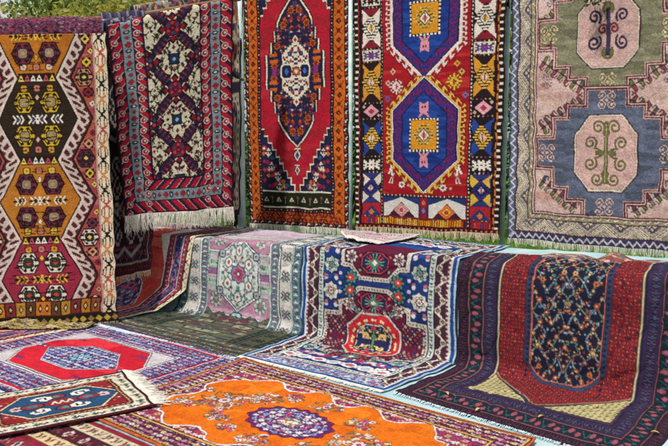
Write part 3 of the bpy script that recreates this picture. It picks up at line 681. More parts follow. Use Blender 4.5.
# ------------------------------------------------------------------ washed pink rug
def draw_pink():
    W = 208; top, yb = -86, 247
    c = Cv(W, yb - top, 1.8, 'cba6a0', top); xc = 104
    plum, olive, slate, cream, green = '4e2338', '7c7860', '555b70', 'd9cdb6', '5d6a3c'
    c.patch(np.ones_like(c.X, bool), [('cfa8a2', .12), ('c59a95', 0), ('d6b2ab', 0), ('c08d84', -.14)], 46, 13, cy=9)
    c.mx = xc
    def stepped(yc, prof, col, g):
        P = []
        for (a, b0, b1) in prof: P.append((a + g, b0 - g, b1 + g))
        for a, b0, b1 in P: c.rect(xc - a, yc + b0, xc + .1, yc + b1, col)
    big = lambda ry: [(18, -60 * ry, 60 * ry), (36, -44 * ry, 44 * ry), (52, -32 * ry, 32 * ry), (70, -13 * ry, 13 * ry)]
    def spiral(x, y, r, a0, sgn, w, col, turns=1.45):
        P = []
        for k in range(22):
            t = k / 21; a = a0 + sgn * turns * 2 * math.pi * t; rr = r * (1 - .78 * t); P.append((x + rr * math.cos(a), y + rr * 1.08 * math.sin(a)))
        c.line(P, w, col)
    def chain(x0, y0, x1, y1, n, cols, w=10.5):
        dx, dy = x1 - x0, y1 - y0; L = math.hypot(dx, dy); dx, dy = dx / L, dy / L
        c.line([(x0, y0), (x1, y1)], 1.1, '4a3038')
        for i in range(n):
            t = (i + .5) / n; x = x0 + (x1 - x0) * t; y = y0 + (y1 - y0) * t
            for sg in (-1, 1):
                col = cols[(i * 2 + (sg > 0)) % len(cols)]; nx, ny = -dy * sg, dx * sg
                tip = (x + nx * w * .62 - dx * w * .25, y + ny * w * .62 - dy * w * .25)
                c.poly([(x - dx * 2.6, y - dy * 2.6), tip, (tip[0] + dx * w * .34, tip[1] + dy * w * .34), (x + dx * 2.4, y + dy * 2.4)], '4a3038')
                c.poly([(x - dx * 1.6 + nx, y - dy * 1.6 + ny), (tip[0] + dx * .8 - nx * .8, tip[1] + dy * .8 - ny * .8), (tip[0] + dx * w * .26 - nx, tip[1] + dy * w * .26 - ny), (x + dx * 1.5 + nx, y + dy * 1.5 + ny)], col)
                c.line([(tip[0] + dx * w * .2, tip[1] + dy * w * .2), (tip[0] + dx * w * .5 + nx, tip[1] + dy * w * .5 + ny), (tip[0] + dx * w * .6 - nx * 2.5, tip[1] + dy * w * .6 - ny * 2.5)], 1.4, col)
    chain(38, 32, 78, 2, 6, [olive, '7a3a48', green, '8a5f58'])
    chain(35, 66, 82, 95, 7, [green, '8a4850', '5a6a4a', '77744a'])
    chain(35, 134, 82, 105, 7, ['7a3f48', green, '56504a', '84504e'])
    chain(36, 184, 78, 211, 6, ['3a4660', green, '6a3442', olive])
    chain(38, -52, 80, -22, 6, [green, '8a4a50', olive])
    for yc, col, ry in ((42, olive, .93), (157, slate, 1.0), (-75, slate, 1.0)):
        for g, cc in ((4.6, plum), (3.4, 'd8a8a0'), (2.2, plum), (.9, 'cf9c92'), (0, col)): stepped(yc, big(ry), cc, g)
        # worn streaks
        m = np.zeros_like(c.X, bool); dd = abs(c.X - xc); dy = abs(c.Y - yc)
        for a, b0, b1 in big(ry): m |= (dd < a) & (dy < b1)
        c.patch(m, [(col, .15), (tuple(hx(col) * .86), 0), (tuple(hx(col) * 1.12), 0)], 20, 19, cy=4)
        for g, cc in ((2.4, plum), (1.2, cream), (0, 'cba09a')): c.octo(xc, yc, 29.5 + g, 35 * ry + g, cc, .52)
        for (x, y) in ((61, 0), (0, 51 * ry), (0, -51 * ry)):
            c.stamp(xc - x, yc + y, 18, 17, SCROLL, {'#': 'd8b0a8' if col == slate else 'd6bd92'})
        # scrolled tree in the octagon
        ink = '65623a'
        if col == slate:
            c.rect(xc - 2, yc - 30, xc + .1, yc + 30, ink); c.rect(xc - 10, yc - 2.2, xc, yc + 2.2, ink)
            for y, x, a0, sg in ((-25, 8, .6, -1), (-10, 15, .9, -1), (10, 15, -.9, 1), (25, 8, -.6, 1)):
                spiral(xc - x, yc + y, 6.6, a0, sg, 2.0, ink)
            c.line([(xc, yc - 15), (xc - 3, yc - 20)], 2, ink); c.line([(xc, yc + 15), (xc - 3, yc + 20)], 2, ink)
            c.line([(xc - 4, yc - 2), (xc - 10, yc - 5)], 2, ink); c.line([(xc - 4, yc + 2), (xc - 10, yc + 5)], 2, ink)
            c.rect(xc - .6, yc - 28, xc + .1, yc + 28, 'a2956a')
        else:
            for (x, y, r, k) in ((14, -14, 6.5, '2c2a46'), (14, 10, 7, '2c2a46'), (0, -22, 5.5, ink), (0, 20, 5.5, ink), (6, -2, 5.5, '7a2a3a')):
                spiral(xc - x, yc + y, r, .8 if y < 0 else -.8, -1 if y < 0 else 1, 2.2, k)
            c.rect(xc - 2.2, yc - 22, xc + .1, yc + 22, '3a3050')
    for x, y in ((47, 8), (43, 86)): c.stamp(x, y, 13, 13, SCROLL, {'#': '54566a'})
    c.rect(40, 52, 46, 53.4, '6a2a34'); c.rect(44.6, 48, 46, 57, '6a2a34')
    rng = random.Random(6)
    # faded inscription-like bars of lighter weft
    for k in range(5): c.rect(36 + k * 5.4, 103, 37.2 + k * 5.4, 111, 'c9a488'); c.rect(36 + k * 5.4, 103, 40 + k * 5.4, 104.2, 'c9a488')
    c.mx = None
    E = np.minimum(np.minimum(c.X, W - c.X), (yb - c.Y)); side = np.minimum(c.X, W - c.X) < (yb - c.Y); T = np.where(side, c.Y, c.X - xc)
    c.frame(E, T, 0, 1.2, '2a2436')
    m = c.frame(E, T, 1.2, 8.4, '555f80'); z = abs((T % 8) - 4) / 4 * 4.5 + 2.4
    c.A[m & (abs(E - z) < 1.1)] = hx('c9c6cc'); c.A[m & ~side & (abs(E - z) >= 1.1)] = hx('38345a')
    c.frame(E, T, 8.4, 9.8, plum); m = c.frame(E, T, 9.8, 22.5, cream)
    p = 31.0; t = (T % p) / p; tri = abs(t - .5) * 2
    e = (E - 9.8) / 12.7
    q = e - tri * .98
    for a, b, col in ((.05, .12, '6a3f48'), (.12, .3, 'b09c8a'), (.3, .36, 'd8cab0'), (.36, .56, '56607a'), (.56, .64, '8a4a50'), (.64, 9, 'cdb6a0'), (-.12, -.05, '5a2f3a'), (-.3, -.24, 'b58a80'), (-.52, -.42, 'a8948a'), (-.66, -.58, '8a4a50'), (-.9, -.74, '7d7e5c')): c.A[m & (q >= a) & (q < b)] = hx(col)
    dd = np.hypot((t - .5) * p, (e - .74) * 12.7); c.A[m & (dd < 2.6)] = hx('3a3048'); c.A[m & (dd < 1.6)] = hx('c8b090')
    c.frame(E, T, 22.5, 23.5, plum); m = c.frame(E, T, 23.5, 27.5, '938a70', rows=["........", "..##....", ".####...", "....##.."], pal={'#': 'd8c2a6'}, period=8)
    c.frame(E, T, 27.5, 28.5, plum); c.frame(E, T, 28.5, 29.8, 'd8b0a4'); c.frame(E, T, 29.8, 31, plum)
    return c.finish(51, .8, .17, .2, fleck=1.15, ink=.28)
# ------------------------------------------------------------------ rugs draped over the ledge and spread on the ground (units: centimetres)
GENERAL_BUDS = ["..#...", ".###..", "..#.o.", "...ooo", "....o.", "......"]
def gul(c, x, y, r, big):
    c.polar(x, y, r * 1.08, 8, .1, '0f1a40'); c.polar(x, y, r * .98, 8, .1, 'c9cbc6' if big else 'a9bdb8'); c.polar(x, y, r * .8, 8, .12, '2c4a6a', .39)
    for k in range(8):
        a = k * math.pi / 4 + .39; c.ell(x + r * .62 * math.cos(a), y + r * .62 * math.sin(a), r * .2, r * .2, ('d8d4cc', '7fa89c')[k % 2] if not big else ('c9b49a', 'd6d4ce')[k % 2]); c.dia(x + r * .62 * math.cos(a), y + r * .62 * math.sin(a), r * .09, r * .09, '8a2a44')
    c.polar(x, y, r * .42, 8, .1, '1a1a38'); c.polar(x, y, r * .34, 8, .12, 'd9cfc2' if big else '5f8f86'); c.dia(x, y, r * .18, r * .18, 'a83040')
def draw_blue():
    W, h, ye = 132, 226, 79
    c = Cv(W, h, 1.9, '1c3f8e'); xc = W / 2
    PY = lambda y: ye + (y - 255) * .73
    navy, blue, maroon, cream, red = '1a1f4a', '182e68', '56142f', 'bfb6ac', 'a81e2c'
    c.patch(np.ones_like(c.X, bool), [('182f6a', .1), ('15285a', 0), ('1f3f7c', -.05)], 30, 61, cy=4)
    c.mx = xc; ym = PY(350); c.my = ym
    X0, X1 = 36, W - 36
    fm = (c.X > 21.6) & (c.X < W - 21.6) & (c.Y > 36) & (c.Y < h - 36); c.clip = fm
    def gate(P, tag):
        for g, col in ((0, cream), (4.2, maroon)):
            c.poly([(x + (g if x > X0 + 1 else -2) * (1 if True else 0), y + g * q) for x, y, q in P] + [(xc + .1, P[-1][1] + g * P[-1][2]), (xc + .1, P[0][1] + g * P[0][2])] if False else [(max(X0 - 3, x + g * .8), y + g * q) for x, y, q in P], col)
    # upper cartouche of the field, closed below by a stepped collar
    U = lambda g: [(X0 + g, PY(215)), (X0 + g, PY(274) - g), (X0 + 9 + g * .5, PY(275) - g), (xc - 13 + g * .4, PY(287) - g), (xc + .2, PY(287) - g), (xc + .2, PY(215))]
    V = lambda g: [(22 + g, PY(352)), (22 + g, PY(322) + g), (X0 - 1 + g, PY(321) + g), (X0 - 1 + g, PY(309) + g), (X0 + 9 + g, PY(305) + g), (X0 + 9 + g, PY(299.5) + g * .8), (xc - 13 + g * .4, PY(291.5) + g), (xc + .2, PY(291.5) + g), (xc + .2, PY(352))]
    for S in (U, V):
        c.poly(S(0), '141030'); c.poly(S(.7), cream); c.poly(S(4.0), '141030'); c.poly(S(4.7), maroon)
        Pm = S(2.3)[1:-1] if S is U else S(2.3)[:-1]
        for (xa, ya), (xb, yb) in zip(Pm, Pm[1:]):
            n_ = max(1, int(math.hypot(xb - xa, yb - ya) / 2.3))
            for q in range(n_):
                t = (q + .5) / n_; c.dia(xa + (xb - xa) * t, ya + (yb - ya) * t, .9, .9, '7a2a44' if q % 2 else '3f6a66')
    for y, r in ((267, 9), (309, 8.6)):
        Y = PY(y)
        c.octo(xc, Y, r * 1.35, r * .98, '0f1233', .5); c.octo(xc, Y, r * 1.24, r * .88, '9a3644', .5); c.octo(xc, Y, r * 1.12, r * .78, '182446', .5)
        for k in range(8):
            a = k * math.pi / 4 + .2; c.line([(xc + r * .35 * math.cos(a), Y + r * .3 * math.sin(a)), (xc + r * .85 * math.cos(a), Y + r * .8 * math.sin(a))], .9, 'c83a48' if k % 2 else '5f9a8a')
        c.ell(xc, Y, r * .45, r * .4, '3f7f76'); c.dia(xc, Y, r * .28, r * .26, 'e6d8c0')
        flower(c, xc - 20, PY(y - 5 if y < 300 else y + 5), 5, 'cdc4be', '8a5a64', '1a1226', '3a2a4a')
        c.dia(xc - 12.5, Y - 5, 1.5, 1.5, 'c85a60'); c.dia(xc - 12, Y + 6, 1.3, 1.3, '6aa090')
    # green and red rosettes on the blue between the gates
    for y in (284.5, 298.5):
        flower(c, X0 + 10.5 if y < 290 else X0 + 9.5, PY(y), 5.6, '3f7f74', '24406a', '12204a', None); c.ell(X0 + 10 , PY(y), 2.8, 2.8, 'c8323a'); c.dia(X0 + 10, PY(y), 1.1, 1.1, 'f0d8b0')
    for y in (281, 292, 301): c.ell(X0 + 1, PY(y), 1.4, 1.4, 'c8c4d8')
    # inner red arch with a dark garden
    A = lambda g, col: c.octo(xc, ym, 21 - g, PY(350) - PY(322) - g, col, .5)
    A(-2.2, '1d1430'); A(-1.4, cream); A(0, 'bd2032'); A(6.2, '1b1530'); A(7, cream); A(7.8, '1a2046')
    for k in range(9):
        a = k * .38; c.dia(xc - 17.6 * math.cos(a), ym - 17 * math.sin(a), 1.3, 1.3, 'e8c890')
    rng = random.Random(2)
    for k in range(26): c.dia(xc - rng.uniform(0, 12), ym - rng.uniform(1, 12), .9, .9, rng.choice(['c84a4a', '6a9a8a', 'c8b080', '8a6ab0']))
    c.stamp(xc - 6, ym - 6, 8, 7, ["......#.", "......##", "#####...", ".#####..", ".#...#..", ".#...#.."][::1], {'#': 'd8b860'})
    c.line([(xc, ym), (xc, ym - 11)], 1.2, '4f7a56'); c.dia(xc, ym - 11, 2.4, 2.4, 'b83a4a')
    # outer parts of the floor end of the field
    for k in range(5):
        for j in range(4): c.dia(25.5 + k * 3.6, ym - 3 - j * 4.2, 1.2, 1.4, ('9a3444', '9f9488', '2a3468')[(k + j) % 3]); c.dia(27.3 + k * 3.6, ym - 5 - j * 4.2, .6, .7, '9f9488')
    for k in range(60):
        x, y = rng.uniform(X0 + 10, xc - 6), ym - rng.uniform(3, 31)
        if abs(x - xc) < 23 and abs(y - ym) < 22: continue
        c.dia(x, y, 1.3, 1.4, rng.choice(['b03a50', '7f9ab0', 'cfc0b0', '5f8f86', 'a8683a'])); c.line([(x, y), (x + 2, y + 2)], .6, '6a8a80')
    c.my = None; c.clip = None
    yl = PY(350) + 36
    m = fm & (c.Y > yl)
    c.patch(m, [('9f4a78', .05), ('c9b8c4', .02), ('3a4a8a', 0), ('8a2a4a', 0), ('d8ccd0', -.03)], 5, 71, mx=xc)
    # borders
    E, T, side = c.frame_coords(0, h)
    c.frame(E, T, 0, 1.8, '9fbad2'); c.frame(E, T, 1.8, 4.4, '1f3f88'); c.frame(E, T, 4.4, 5.2, 'b8cdda')
    c.frame(E, T, 5.2, 8.4, '6a1c34', rows=["######", ".####.", "..##..", "......"], pal={'#': 'c9c6c0'}, period=3.2)
    c.frame(E, T, 8.4, 16.4, '3b2133')
    m = (E >= 8.4) & (E < 16.4); z = 12.4 + 2.4 * np.sin(T * 2 * math.pi / 15)
    c.A[m & (abs(E - z) < .9)] = hx('d9cfc0')
    tt = (T % 7.5) / 7.5; q = np.where(((T // 7.5) % 2) == 0, 14.2, 10.4)
    d = np.hypot((tt - .5) * 7.5, E - q); c.A[m & (d < 2.3)] = hx('c8b8a8'); c.A[m & (d < 1.5)] = hx('a8384a'); c.A[m & (d < .7)] = hx('5f8f86')
    me = (E >= 5.2) & (E < 16.4) & ~side & (c.Y > h / 2); c.patch(me, [('8f9fc4', .05), ('4a5a94', .03), ('c2c8d6', .02), ('7a5a8c', .02), ('a85a78', -.02)], 2.0, 83, mx=xc, cy=1.7)
    c.frame(E, T, 16.4, 17.2, '201830')
    c.frame(E, T, 17.2, 21.6, 'b9c3be', rows=["........", ".##..o..", "..##.oo.", ".##..o..", "........"], pal={'#': '3f6a72', 'o': '8f4a5c'}, period=5.5)
    m = (E >= 21.6) & (E < 36); c.frame(E, T, 21.6, 22.2, '141c40')
    per = 21.0
    for sd in (0, 1):
        for k in range(-6, 7):
            ys = (h / 2) + k * per
            if 36 < ys < h - 20 and not (PY(313) < ys < PY(387)):
                x = 28.8 if sd == 0 else W - 28.8
                big = k % 2 == 0
                gul(c, x, ys, 7.2 if big else 6.4, big)
                c.ell(x - 4.6, ys + per / 2, 1.7, 1.7, 'c8c4d4'); c.ell(x + 4.6, ys + per / 2 - 1.5, 1.7, 1.7, 'a85a70')
    for k in range(-4, 5):
        for y in (h - 28.8, 28.8):
            x = xc + k * 13.5
            if 22 < x < W - 22:
                c.ell(x, y, 5.8, 4.4, 'd9d2d4'); c.ell(x, y, 3.4, 2.4, 'b85a72' if k % 2 else '9fb0c8'); c.ell(x + 6.7, y + (1.5 if k % 2 else -1.5), 1.4, 1.4, 'c8c4d4')
    return c.finish(61, .45, .07, .12)

def draw_pastel():
    W, h, ye = 133, 214, 68
    c = Cv(W, h, 1.8, 'b9a3b8'); xc = 66.5; c.mx = xc
    teal, mint, pink, ink, plum = '5c8c94', 'b9cdc6', 'a87690', '33485a', '7d4a72'
    crease = ye + 66
    # field with ribbed bands
    rows_m = (c.X > 33) & (c.X < W - 33)
    for k in range(44):
        y = 30 + k * 3.1
        c.rect(33, y, xc + .1, y + 3.2, ['b7a2b0', 'a3b3b1', 'aa8a9c', 'bcbcba', '94a39e', 'ac8ea0'][(k * 7 + k // 3) % 6])
    yc = ye + 32
    for (y0, y1) in ((yc - 40, yc - 19), (yc + 17, yc + 32)):
        c.rect(34, y0, xc, y1, pink); 
        for k in range(2): flower(c, 43, (y0 + y1) / 2, 7, 'a9c0b4', '5f8c7c', None, 'b85a80')
    c.rect(33, yc - 3, xc, yc + 3, '8a5a86'); c.rect(33, yc - 11, 46, yc - 5, 'a8c0b0'); c.rect(33, yc + 6, 46, yc + 11, '9cb4a4')
    for k in range(8): c.rect(34.5 + k * 1.6, yc - 10, 35.3 + k * 1.6, yc - 6, '5f7f74'); c.rect(34.5 + k * 1.6, yc + 7, 35.3 + k * 1.6, yc + 10, '5f7f74')
    # tall hexagon with a flowered pale ground
    for g, col in ((1.6, ink), (.8, 'c9d4d0'), (-.4, ink), (-1.2, 'c5cfcb')): c.hexv(xc, yc, 22 + g, 31.5 + g * 1.4, col, .48)
    rng = random.Random(9)
    for k in range(60):
        y = rng.uniform(-26, 26); hw = 20 if abs(y) < 14 else 20 * (31 - abs(y)) / 18; x = rng.uniform(0, max(1, hw - 2))
        a = rng.choice(['b8525f', '5a8c8c', '8fa8a8', 'a66a90', '47707a', 'd8b8a8']); c.dia(xc - x, yc + y, 1.5, 1.7, a)
        if k % 3 == 0: c.line([(xc - x, yc + y), (xc - x + 3, yc + y + 3)], .7, '4f7880')
    for (x, y) in ((11, -9), (11, 9), (0, -20), (0, 20)): c.hexv(xc - x, yc + y, 4.2, 5.6, '6f9a9c'); c.hexv(xc - x, yc + y, 3.2, 4.4, 'd6d2cc'); c.dia(xc - x, yc + y, 1.6, 2.2, 'b04a5c')
    c.star(xc, yc, 9.5, '54788a'); c.star(xc, yc, 8, '9b6a8e'); c.star(xc, yc, 5.4, 'b23f58'); c.dia(xc, yc, 3.4, 3.4, '3f3f6a'); c.dia(xc, yc, 1.6, 1.6, 'd8d0c8')
    for (x, y) in ((19, -16), (19, 16)): c.octo(xc - x, yc + y, 3.6, 3.6, ink); c.octo(xc - x, yc + y, 2.7, 2.7, '9aa6b0'); c.dia(xc - x, yc + y, 1.4, 1.4, '8a4a68')
    # next medallion begins under the fold
    yn = yc + 62
    c.octo(xc, yn - 23, 7, 6, ink); c.octo(xc, yn - 23, 5.8, 4.9, '8fb4bc'); c.dia(xc, yn - 23, 3, 3, 'a8506a')
    # ground end of the rug: pile's shade from this side painted in, olive and madder
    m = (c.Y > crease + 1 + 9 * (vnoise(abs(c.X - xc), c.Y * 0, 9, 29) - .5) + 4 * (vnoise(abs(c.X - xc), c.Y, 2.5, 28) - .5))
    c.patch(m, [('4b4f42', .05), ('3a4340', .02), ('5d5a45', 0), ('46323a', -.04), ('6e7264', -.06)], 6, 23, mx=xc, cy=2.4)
    c.clip = m
    for k, col in enumerate(('39282c', '55553f', '6a2a34', '3c4a44', '59583e', '2c3436')): c.rect(26 + k * 1.5, crease + 8 + k * 8, xc + .1, crease + 9.6 + k * 8, col)
    for (x, y, cc) in ((22, crease + 7, '92927c'), (48, crease + 16, '84846c'), (33, crease + 31, '7c7c66'), (58, crease + 40, '82826a')):
        c.poly([(x - 10, y - 4), (x + 8, y - 4), (x + 11, y + 4), (x - 7, y + 4)], '22282a'); c.poly([(x - 8, y - 2.8), (x + 7, y - 2.8), (x + 9, y + 2.8), (x - 6, y + 2.8)], cc)
        c.dia(x, y, 3, 2, '59684f')
    for (x, y) in ((40, crease + 24), (60, crease + 8)): c.poly([(x - 9, y - 3), (x + 9, y - 3), (x + 9, y + 3), (x - 9, y + 3)], '50303a'); c.dia(x, y, 4, 2, '7a6a54'); c.dia(x - 5, y, 1.5, 1.5, '3c4a44'); c.dia(x + 5, y, 1.5, 1.5, '3c4a44')
    for k in range(26):
        for j, yy in enumerate((h - 6, h - 14, h - 22)): c.dia(3 + k * 2.6 + j, yy, 1.1, 1.4, ('9c9a78', '6f8078', '8a4a48')[(k + j) % 3])
    c.rect(0, h - 2.5, W, h, '2f4a54'); c.rect(0, h - 10.6, xc, h - 9.6, '2a2e2c'); c.rect(0, h - 18.6, xc, h - 17.6, '2a2e2c')
    c.clip = None
    # side borders
    dark = np.where(c.Y > crease + 4, .55, 1.0)
    E = np.minimum(c.X, W - c.X); T = c.Y; lim = c.Y < h - 26
    def fr(*a, **k):
        A0 = c.A.copy(); c.frame(*a, **k); keep = ~lim; c.A[keep] = A0[keep]
    fr(E, T, 0, 2.4, '2f3d54'); fr(E, T, 2.4, 10, '52747c', rows=["......", ".#..o.", "##.oo.", ".#..o.", "......"], pal={'#': 'b8cfd0', 'o': '7a4a68'}, period=6)
    fr(E, T, 10, 11, 'd4d6d0'); fr(E, T, 11, 22, 'bdb8b4', rows=["................", "....##..##......", "...#.####.#.....", "...##.##.##.....", "....##oo##......", "....##oo##......", "...##.##.##.....", "...#.####.#.....", "....##..##......", "................"], pal={'#': '3f7a74', 'o': '9a4a70'}, period=15)
    fr(E, T, 22, 23, '7a5a7a'); fr(E, T, 23, 24.2, 'd4d6d0'); fr(E, T, 24.2, 32, '5b8088', rows=["......", ".#..o.", "##.oo.", ".#..o.", "......"], pal={'#': 'b4c8c8', 'o': '8f5a7c'}, period=4.6); fr(E, T, 32, 33, 'd0d0cc')
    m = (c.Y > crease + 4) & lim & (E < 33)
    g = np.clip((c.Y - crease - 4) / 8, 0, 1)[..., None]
    c.A[m] = (c.A * (1 - g) + (c.A * np.array([.36, .38, .32], np.float32)) * g)[m]  # borders past the crease: same pile shade multiplied into the colour
    return c.finish(71, .6, .12, .16)

def draw_panel():
    W, h = 146, 172
    c = Cv(W, h, 1.9, '2a1d36'); xc = 73; c.mx = xc
    navy, red, cream, plum = '16182e', '7e1d27', 'aea274', '27182f'
    yb = 133; ypanel = 97
    c.rect(30, 0, xc + .1, yb, red)
    m = (c.X > 30) & (c.X < W - 30) & (c.Y < yb)
    # dense little lattice on the red
    a = (c.X - xc) + c.Y; b = (c.X - xc) - c.Y
    la = abs((a % 4.6) - 2.3) < .6; lb = abs((b % 4.6) - 2.3) < .6
    c.A[m & (la | lb)] = hx('5e1620'); c.A[m & (la & lb)] = hx('a8584a')
    cell = (np.abs((a % 4.6)) < 1.0) & (np.abs((b % 4.6)) < 1.0); c.A[m & cell] = hx('b8443c')
    cell = (abs((a % 9.2) - 4.6) < 1.1) & (abs((b % 9.2) - 4.6) < 1.1); c.A[m & cell] = hx('2a2a4a')
    # cream corners
    c.poly([(30, 92), (xc + .1, yb - .5), (xc + .1, yb), (30, yb)], '1f2a44'); c.poly([(30, 95), (xc - 5, yb), (30, yb)], cream)
    cm = (abs(c.A - hx(cream)).sum(2) < .02)
    c.A[cm & ((((c.X * .8 + c.Y) % 5.2) < 1.5) & ((c.X * .8 - c.Y) % 5.2 < 2.4))] = hx('4a4424'); c.A[cm & (((c.X * .8 + c.Y + 2.6) % 5.2 < 1.2) & ((c.X * .8 - c.Y + 2.6) % 5.2 < 1.4))] = hx('7a5a34')
    c.line([(30, 93), (xc, yb)], 1.2, '9a6f58')
    # long dark panel with rounded foot
    def panel(g, col):
        c.put((40, xc + 1, -5, ypanel + 5), lambda X, Y: (X > 47 + g) & (X <= xc + .1) & (Y < ypanel - g - 13 * np.clip((abs(X - xc) - 6) / 19, 0, 1) ** 2.2), col)
    panel(0, '2a3450'); 
    for q in range(30): c.dia(49, q * 3.4, 1.2, 1.3, '181a34')
    panel(3.6, 'b05a50'); panel(4.4, navy)
    rng = random.Random(12)
    # stems, blossoms and palmettes
    blue = '6f86a0'
    pm = (abs(c.A - hx(navy)).sum(2) < .02)
    c.clip = pm
    for k in range(-2, 16):
        for q in range(3):
            x = xc - q * 8.6 - (4.3 if k % 2 else 0); y = 4 + k * 6.6
            j = lambda: rng.uniform(-1.3, 1.3)
            a = (x + j(), y + j()); b = (x - 4.3 + j(), y + 6.6 + j()); d = (x + 4.3 + j(), y + 6.6 + j())
            if rng.random() < .8: c.line([a, ((a[0] + b[0]) / 2 + j(), (a[1] + b[1]) / 2 + j()), b], .65, rng.choice([blue, '4f6680', '8a94a0', '5f7d74']))
            if rng.random() < .7: c.line([a, ((a[0] + d[0]) / 2 + j(), (a[1] + d[1]) / 2 + j()), d], .6, rng.choice([blue, '4f6680', '6a8078']))
            col = rng.choice(['a8503a', 'b4683c', '8e343e', 'b88a5c', '9c3c34', '4a6a90']); r = rng.uniform(1.2, 2.0)
            c.polar(a[0], a[1], r * 1.12, 6, .14, '0e1020'); c.polar(a[0], a[1], r, 6, .14, col); c.dia(a[0], a[1], r * .45, r * .45, 'd0b88c' if rng.random() < .6 else '5a1c2c')
            for t in range(2):
                xx, yy, rr = x + rng.uniform(-4, 4), y + rng.uniform(1.5, 5.5), rng.uniform(.9, 1.3)
                c.polar(xx, yy, rr * 1.2, 5, .14, '0e1020'); c.polar(xx, yy, rr, 5, .14, rng.choice(['96483a', 'a86a48', '7a3040', '5a7a98', '8a8a6a'])); c.dia(xx, yy, .45, .45, 'cdb890')
            for t in range(3): c.dia(x + rng.uniform(-4, 4), y + rng.uniform(1, 6), .75, .85, rng.choice(['b8563f', '7f96b0', 'c4ac80', '4f7a70', '8a343f', '6a3a5a']))
    c.clip = None
    c.mx = xc
    # borders
    E = np.minimum(np.minimum(c.X, W - c.X), (h - c.Y) * 30 / (h - yb)); side = np.minimum(c.X, W - c.X) < (h - c.Y) * 30 / (h - yb); T = np.where(side, c.Y, c.X - xc)
    dots = ["........", ".o...#..", "..o.#.#.", ".o...#..", "........"]
    c.frame(E, T, 0, 8, plum, rows=dots, pal={'o': '4a3048', '#': '5a303c'}, period=3.6)
    c.frame(E, T, 8, 8.8, '7a4a48'); c.frame(E, T, 8.8, 18, '14202e', rows=["................", "..##.....t......", ".####...ttt.....", ".####..t..t.##..", "..##..t...t####.", ".....t....t####.", "....t......t##..", "................"], pal={'#': '8c4858', 't': '2a5058'}, period=11)
    c.frame(E, T, 18, 18.8, '7a4a48'); c.frame(E, T, 18.8, 27.4, '2f2040', rows=dots, pal={'o': '523a58', '#': '44526e'}, period=3.6)
    c.frame(E, T, 27.4, 28.4, '1c1830'); 
    m = side & (E >= 28.9) & (E < 30.1) & (c.Y < yb - 30); c.A[m] = hx('b0a380'); c.A[(E >= 28.4) & (E < 30.4) & ~m] = hx('3a2c40')
    c.frame(np.minimum(c.X, W - c.X), T, 30.4, 32.6, '28385a') if False else None
    return c.finish(81, .4, .08, .14)

def draw_redrug():           # flows off the left end of the ledge
    W, h, ye = 126, 250, 68
    c = Cv(W, h, 1.7, 'c23a3c'); xc = 63
    E, T, side = c.frame_coords(0, h)
    c.patch(np.ones_like(c.X, bool), [('d0463f', .1), ('c23a3a', 0), ('da6050', -.03)], 24, 33, cy=6)
    m = (E > 30) & (abs(c.X - xc) / 33 + abs(c.Y - 150) / 82 > 1.8); c.A[m] = hx('d5c9bb')
    for g, col in ((1.4, 'd8d0c8'), (0, '2c2f66')): c.hexv(xc, 150, 24 + g, 62 + g, col, .5)
    hm = (abs(c.X - xc) < 23) & (abs(c.X - xc) / 24 * .5 + abs(c.Y - 150) / 62 < .98)
    c.patch(hm, [('33356e', .05), ('7a6aa0', 0), ('b85a78', 0), ('c9c4d0', -.02), ('4a2a52', 0)], 2.2, 91, mx=xc)
    c.frame(E, T, 0, 5, 'd6c7a8', rows=["........", ".#....#.", "..#..#..", "...##..."], pal={'#': '6a4038'}, period=7)
    c.frame(E, T, 5, 5.8, '201624'); c.frame(E, T, 5.8, 11, '7d2a3e', rows=["....", ".#..", "...."], pal={'#': 'c89a90'}, period=3.4)
    c.frame(E, T, 11, 12, 'c8a0a0'); m = c.frame(E, T, 12, 21, '252b5c')
    c.patch(m, [('252b5c', .16), ('7a3a5c', 0), ('5a6aa0', -.04), ('b86a7a', -.1)], 1.8, 55)
    c.frame(E, T, 21, 22, 'c8a0a0'); c.frame(E, T, 22, 27, '8a2c48', rows=["....", ".#..", "...."], pal={'#': 'd0a8a0'}, period=3.4); c.frame(E, T, 27, 28.4, '35275a'); c.frame(E, T, 28.4, 30, 'd8c4c0')
    return c.finish(91, .5, .1, .13)

def draw_brown():            # hangs behind, mostly hidden
    W, h = 80, 130
    c = Cv(W, h, 1.8, '2a1822'); xc = 40; E, T, side = c.frame_coords(-60, h); c.mx = xc
    c.A[E > 22] = hx('241820')
    c.frame(E, T, 0, 6, '4a1c2a', rows=["....", ".#..", "...."], pal={'#': '7a4450'}, period=4)
    c.frame(E, T, 6, 7, '9a8a80'); c.frame(E, T, 7, 15, '2c1c2a', rows=["........", "..##....", ".#..#.#.", "..##.##.", "........"], pal={'#': '6a3a48'}, period=9); c.frame(E, T, 15, 16.4, '6a2c3a')
    for y in (-6, 34, 74, 100):
        c.stamp(24, y, 26, 24, SCROLL, {'#': '9c9490'}); c.line([(16.6, y + 14), (30, y + 19), (40, y + 14)], 2.4, '8a8380')
    for k in range(5): c.dia(xc, 6 + k * 22, 5, 7, '5a2434'); c.dia(xc, 6 + k * 22, 2.6, 4, '9a9088')
    return c.finish(95, .5, .1, .13)

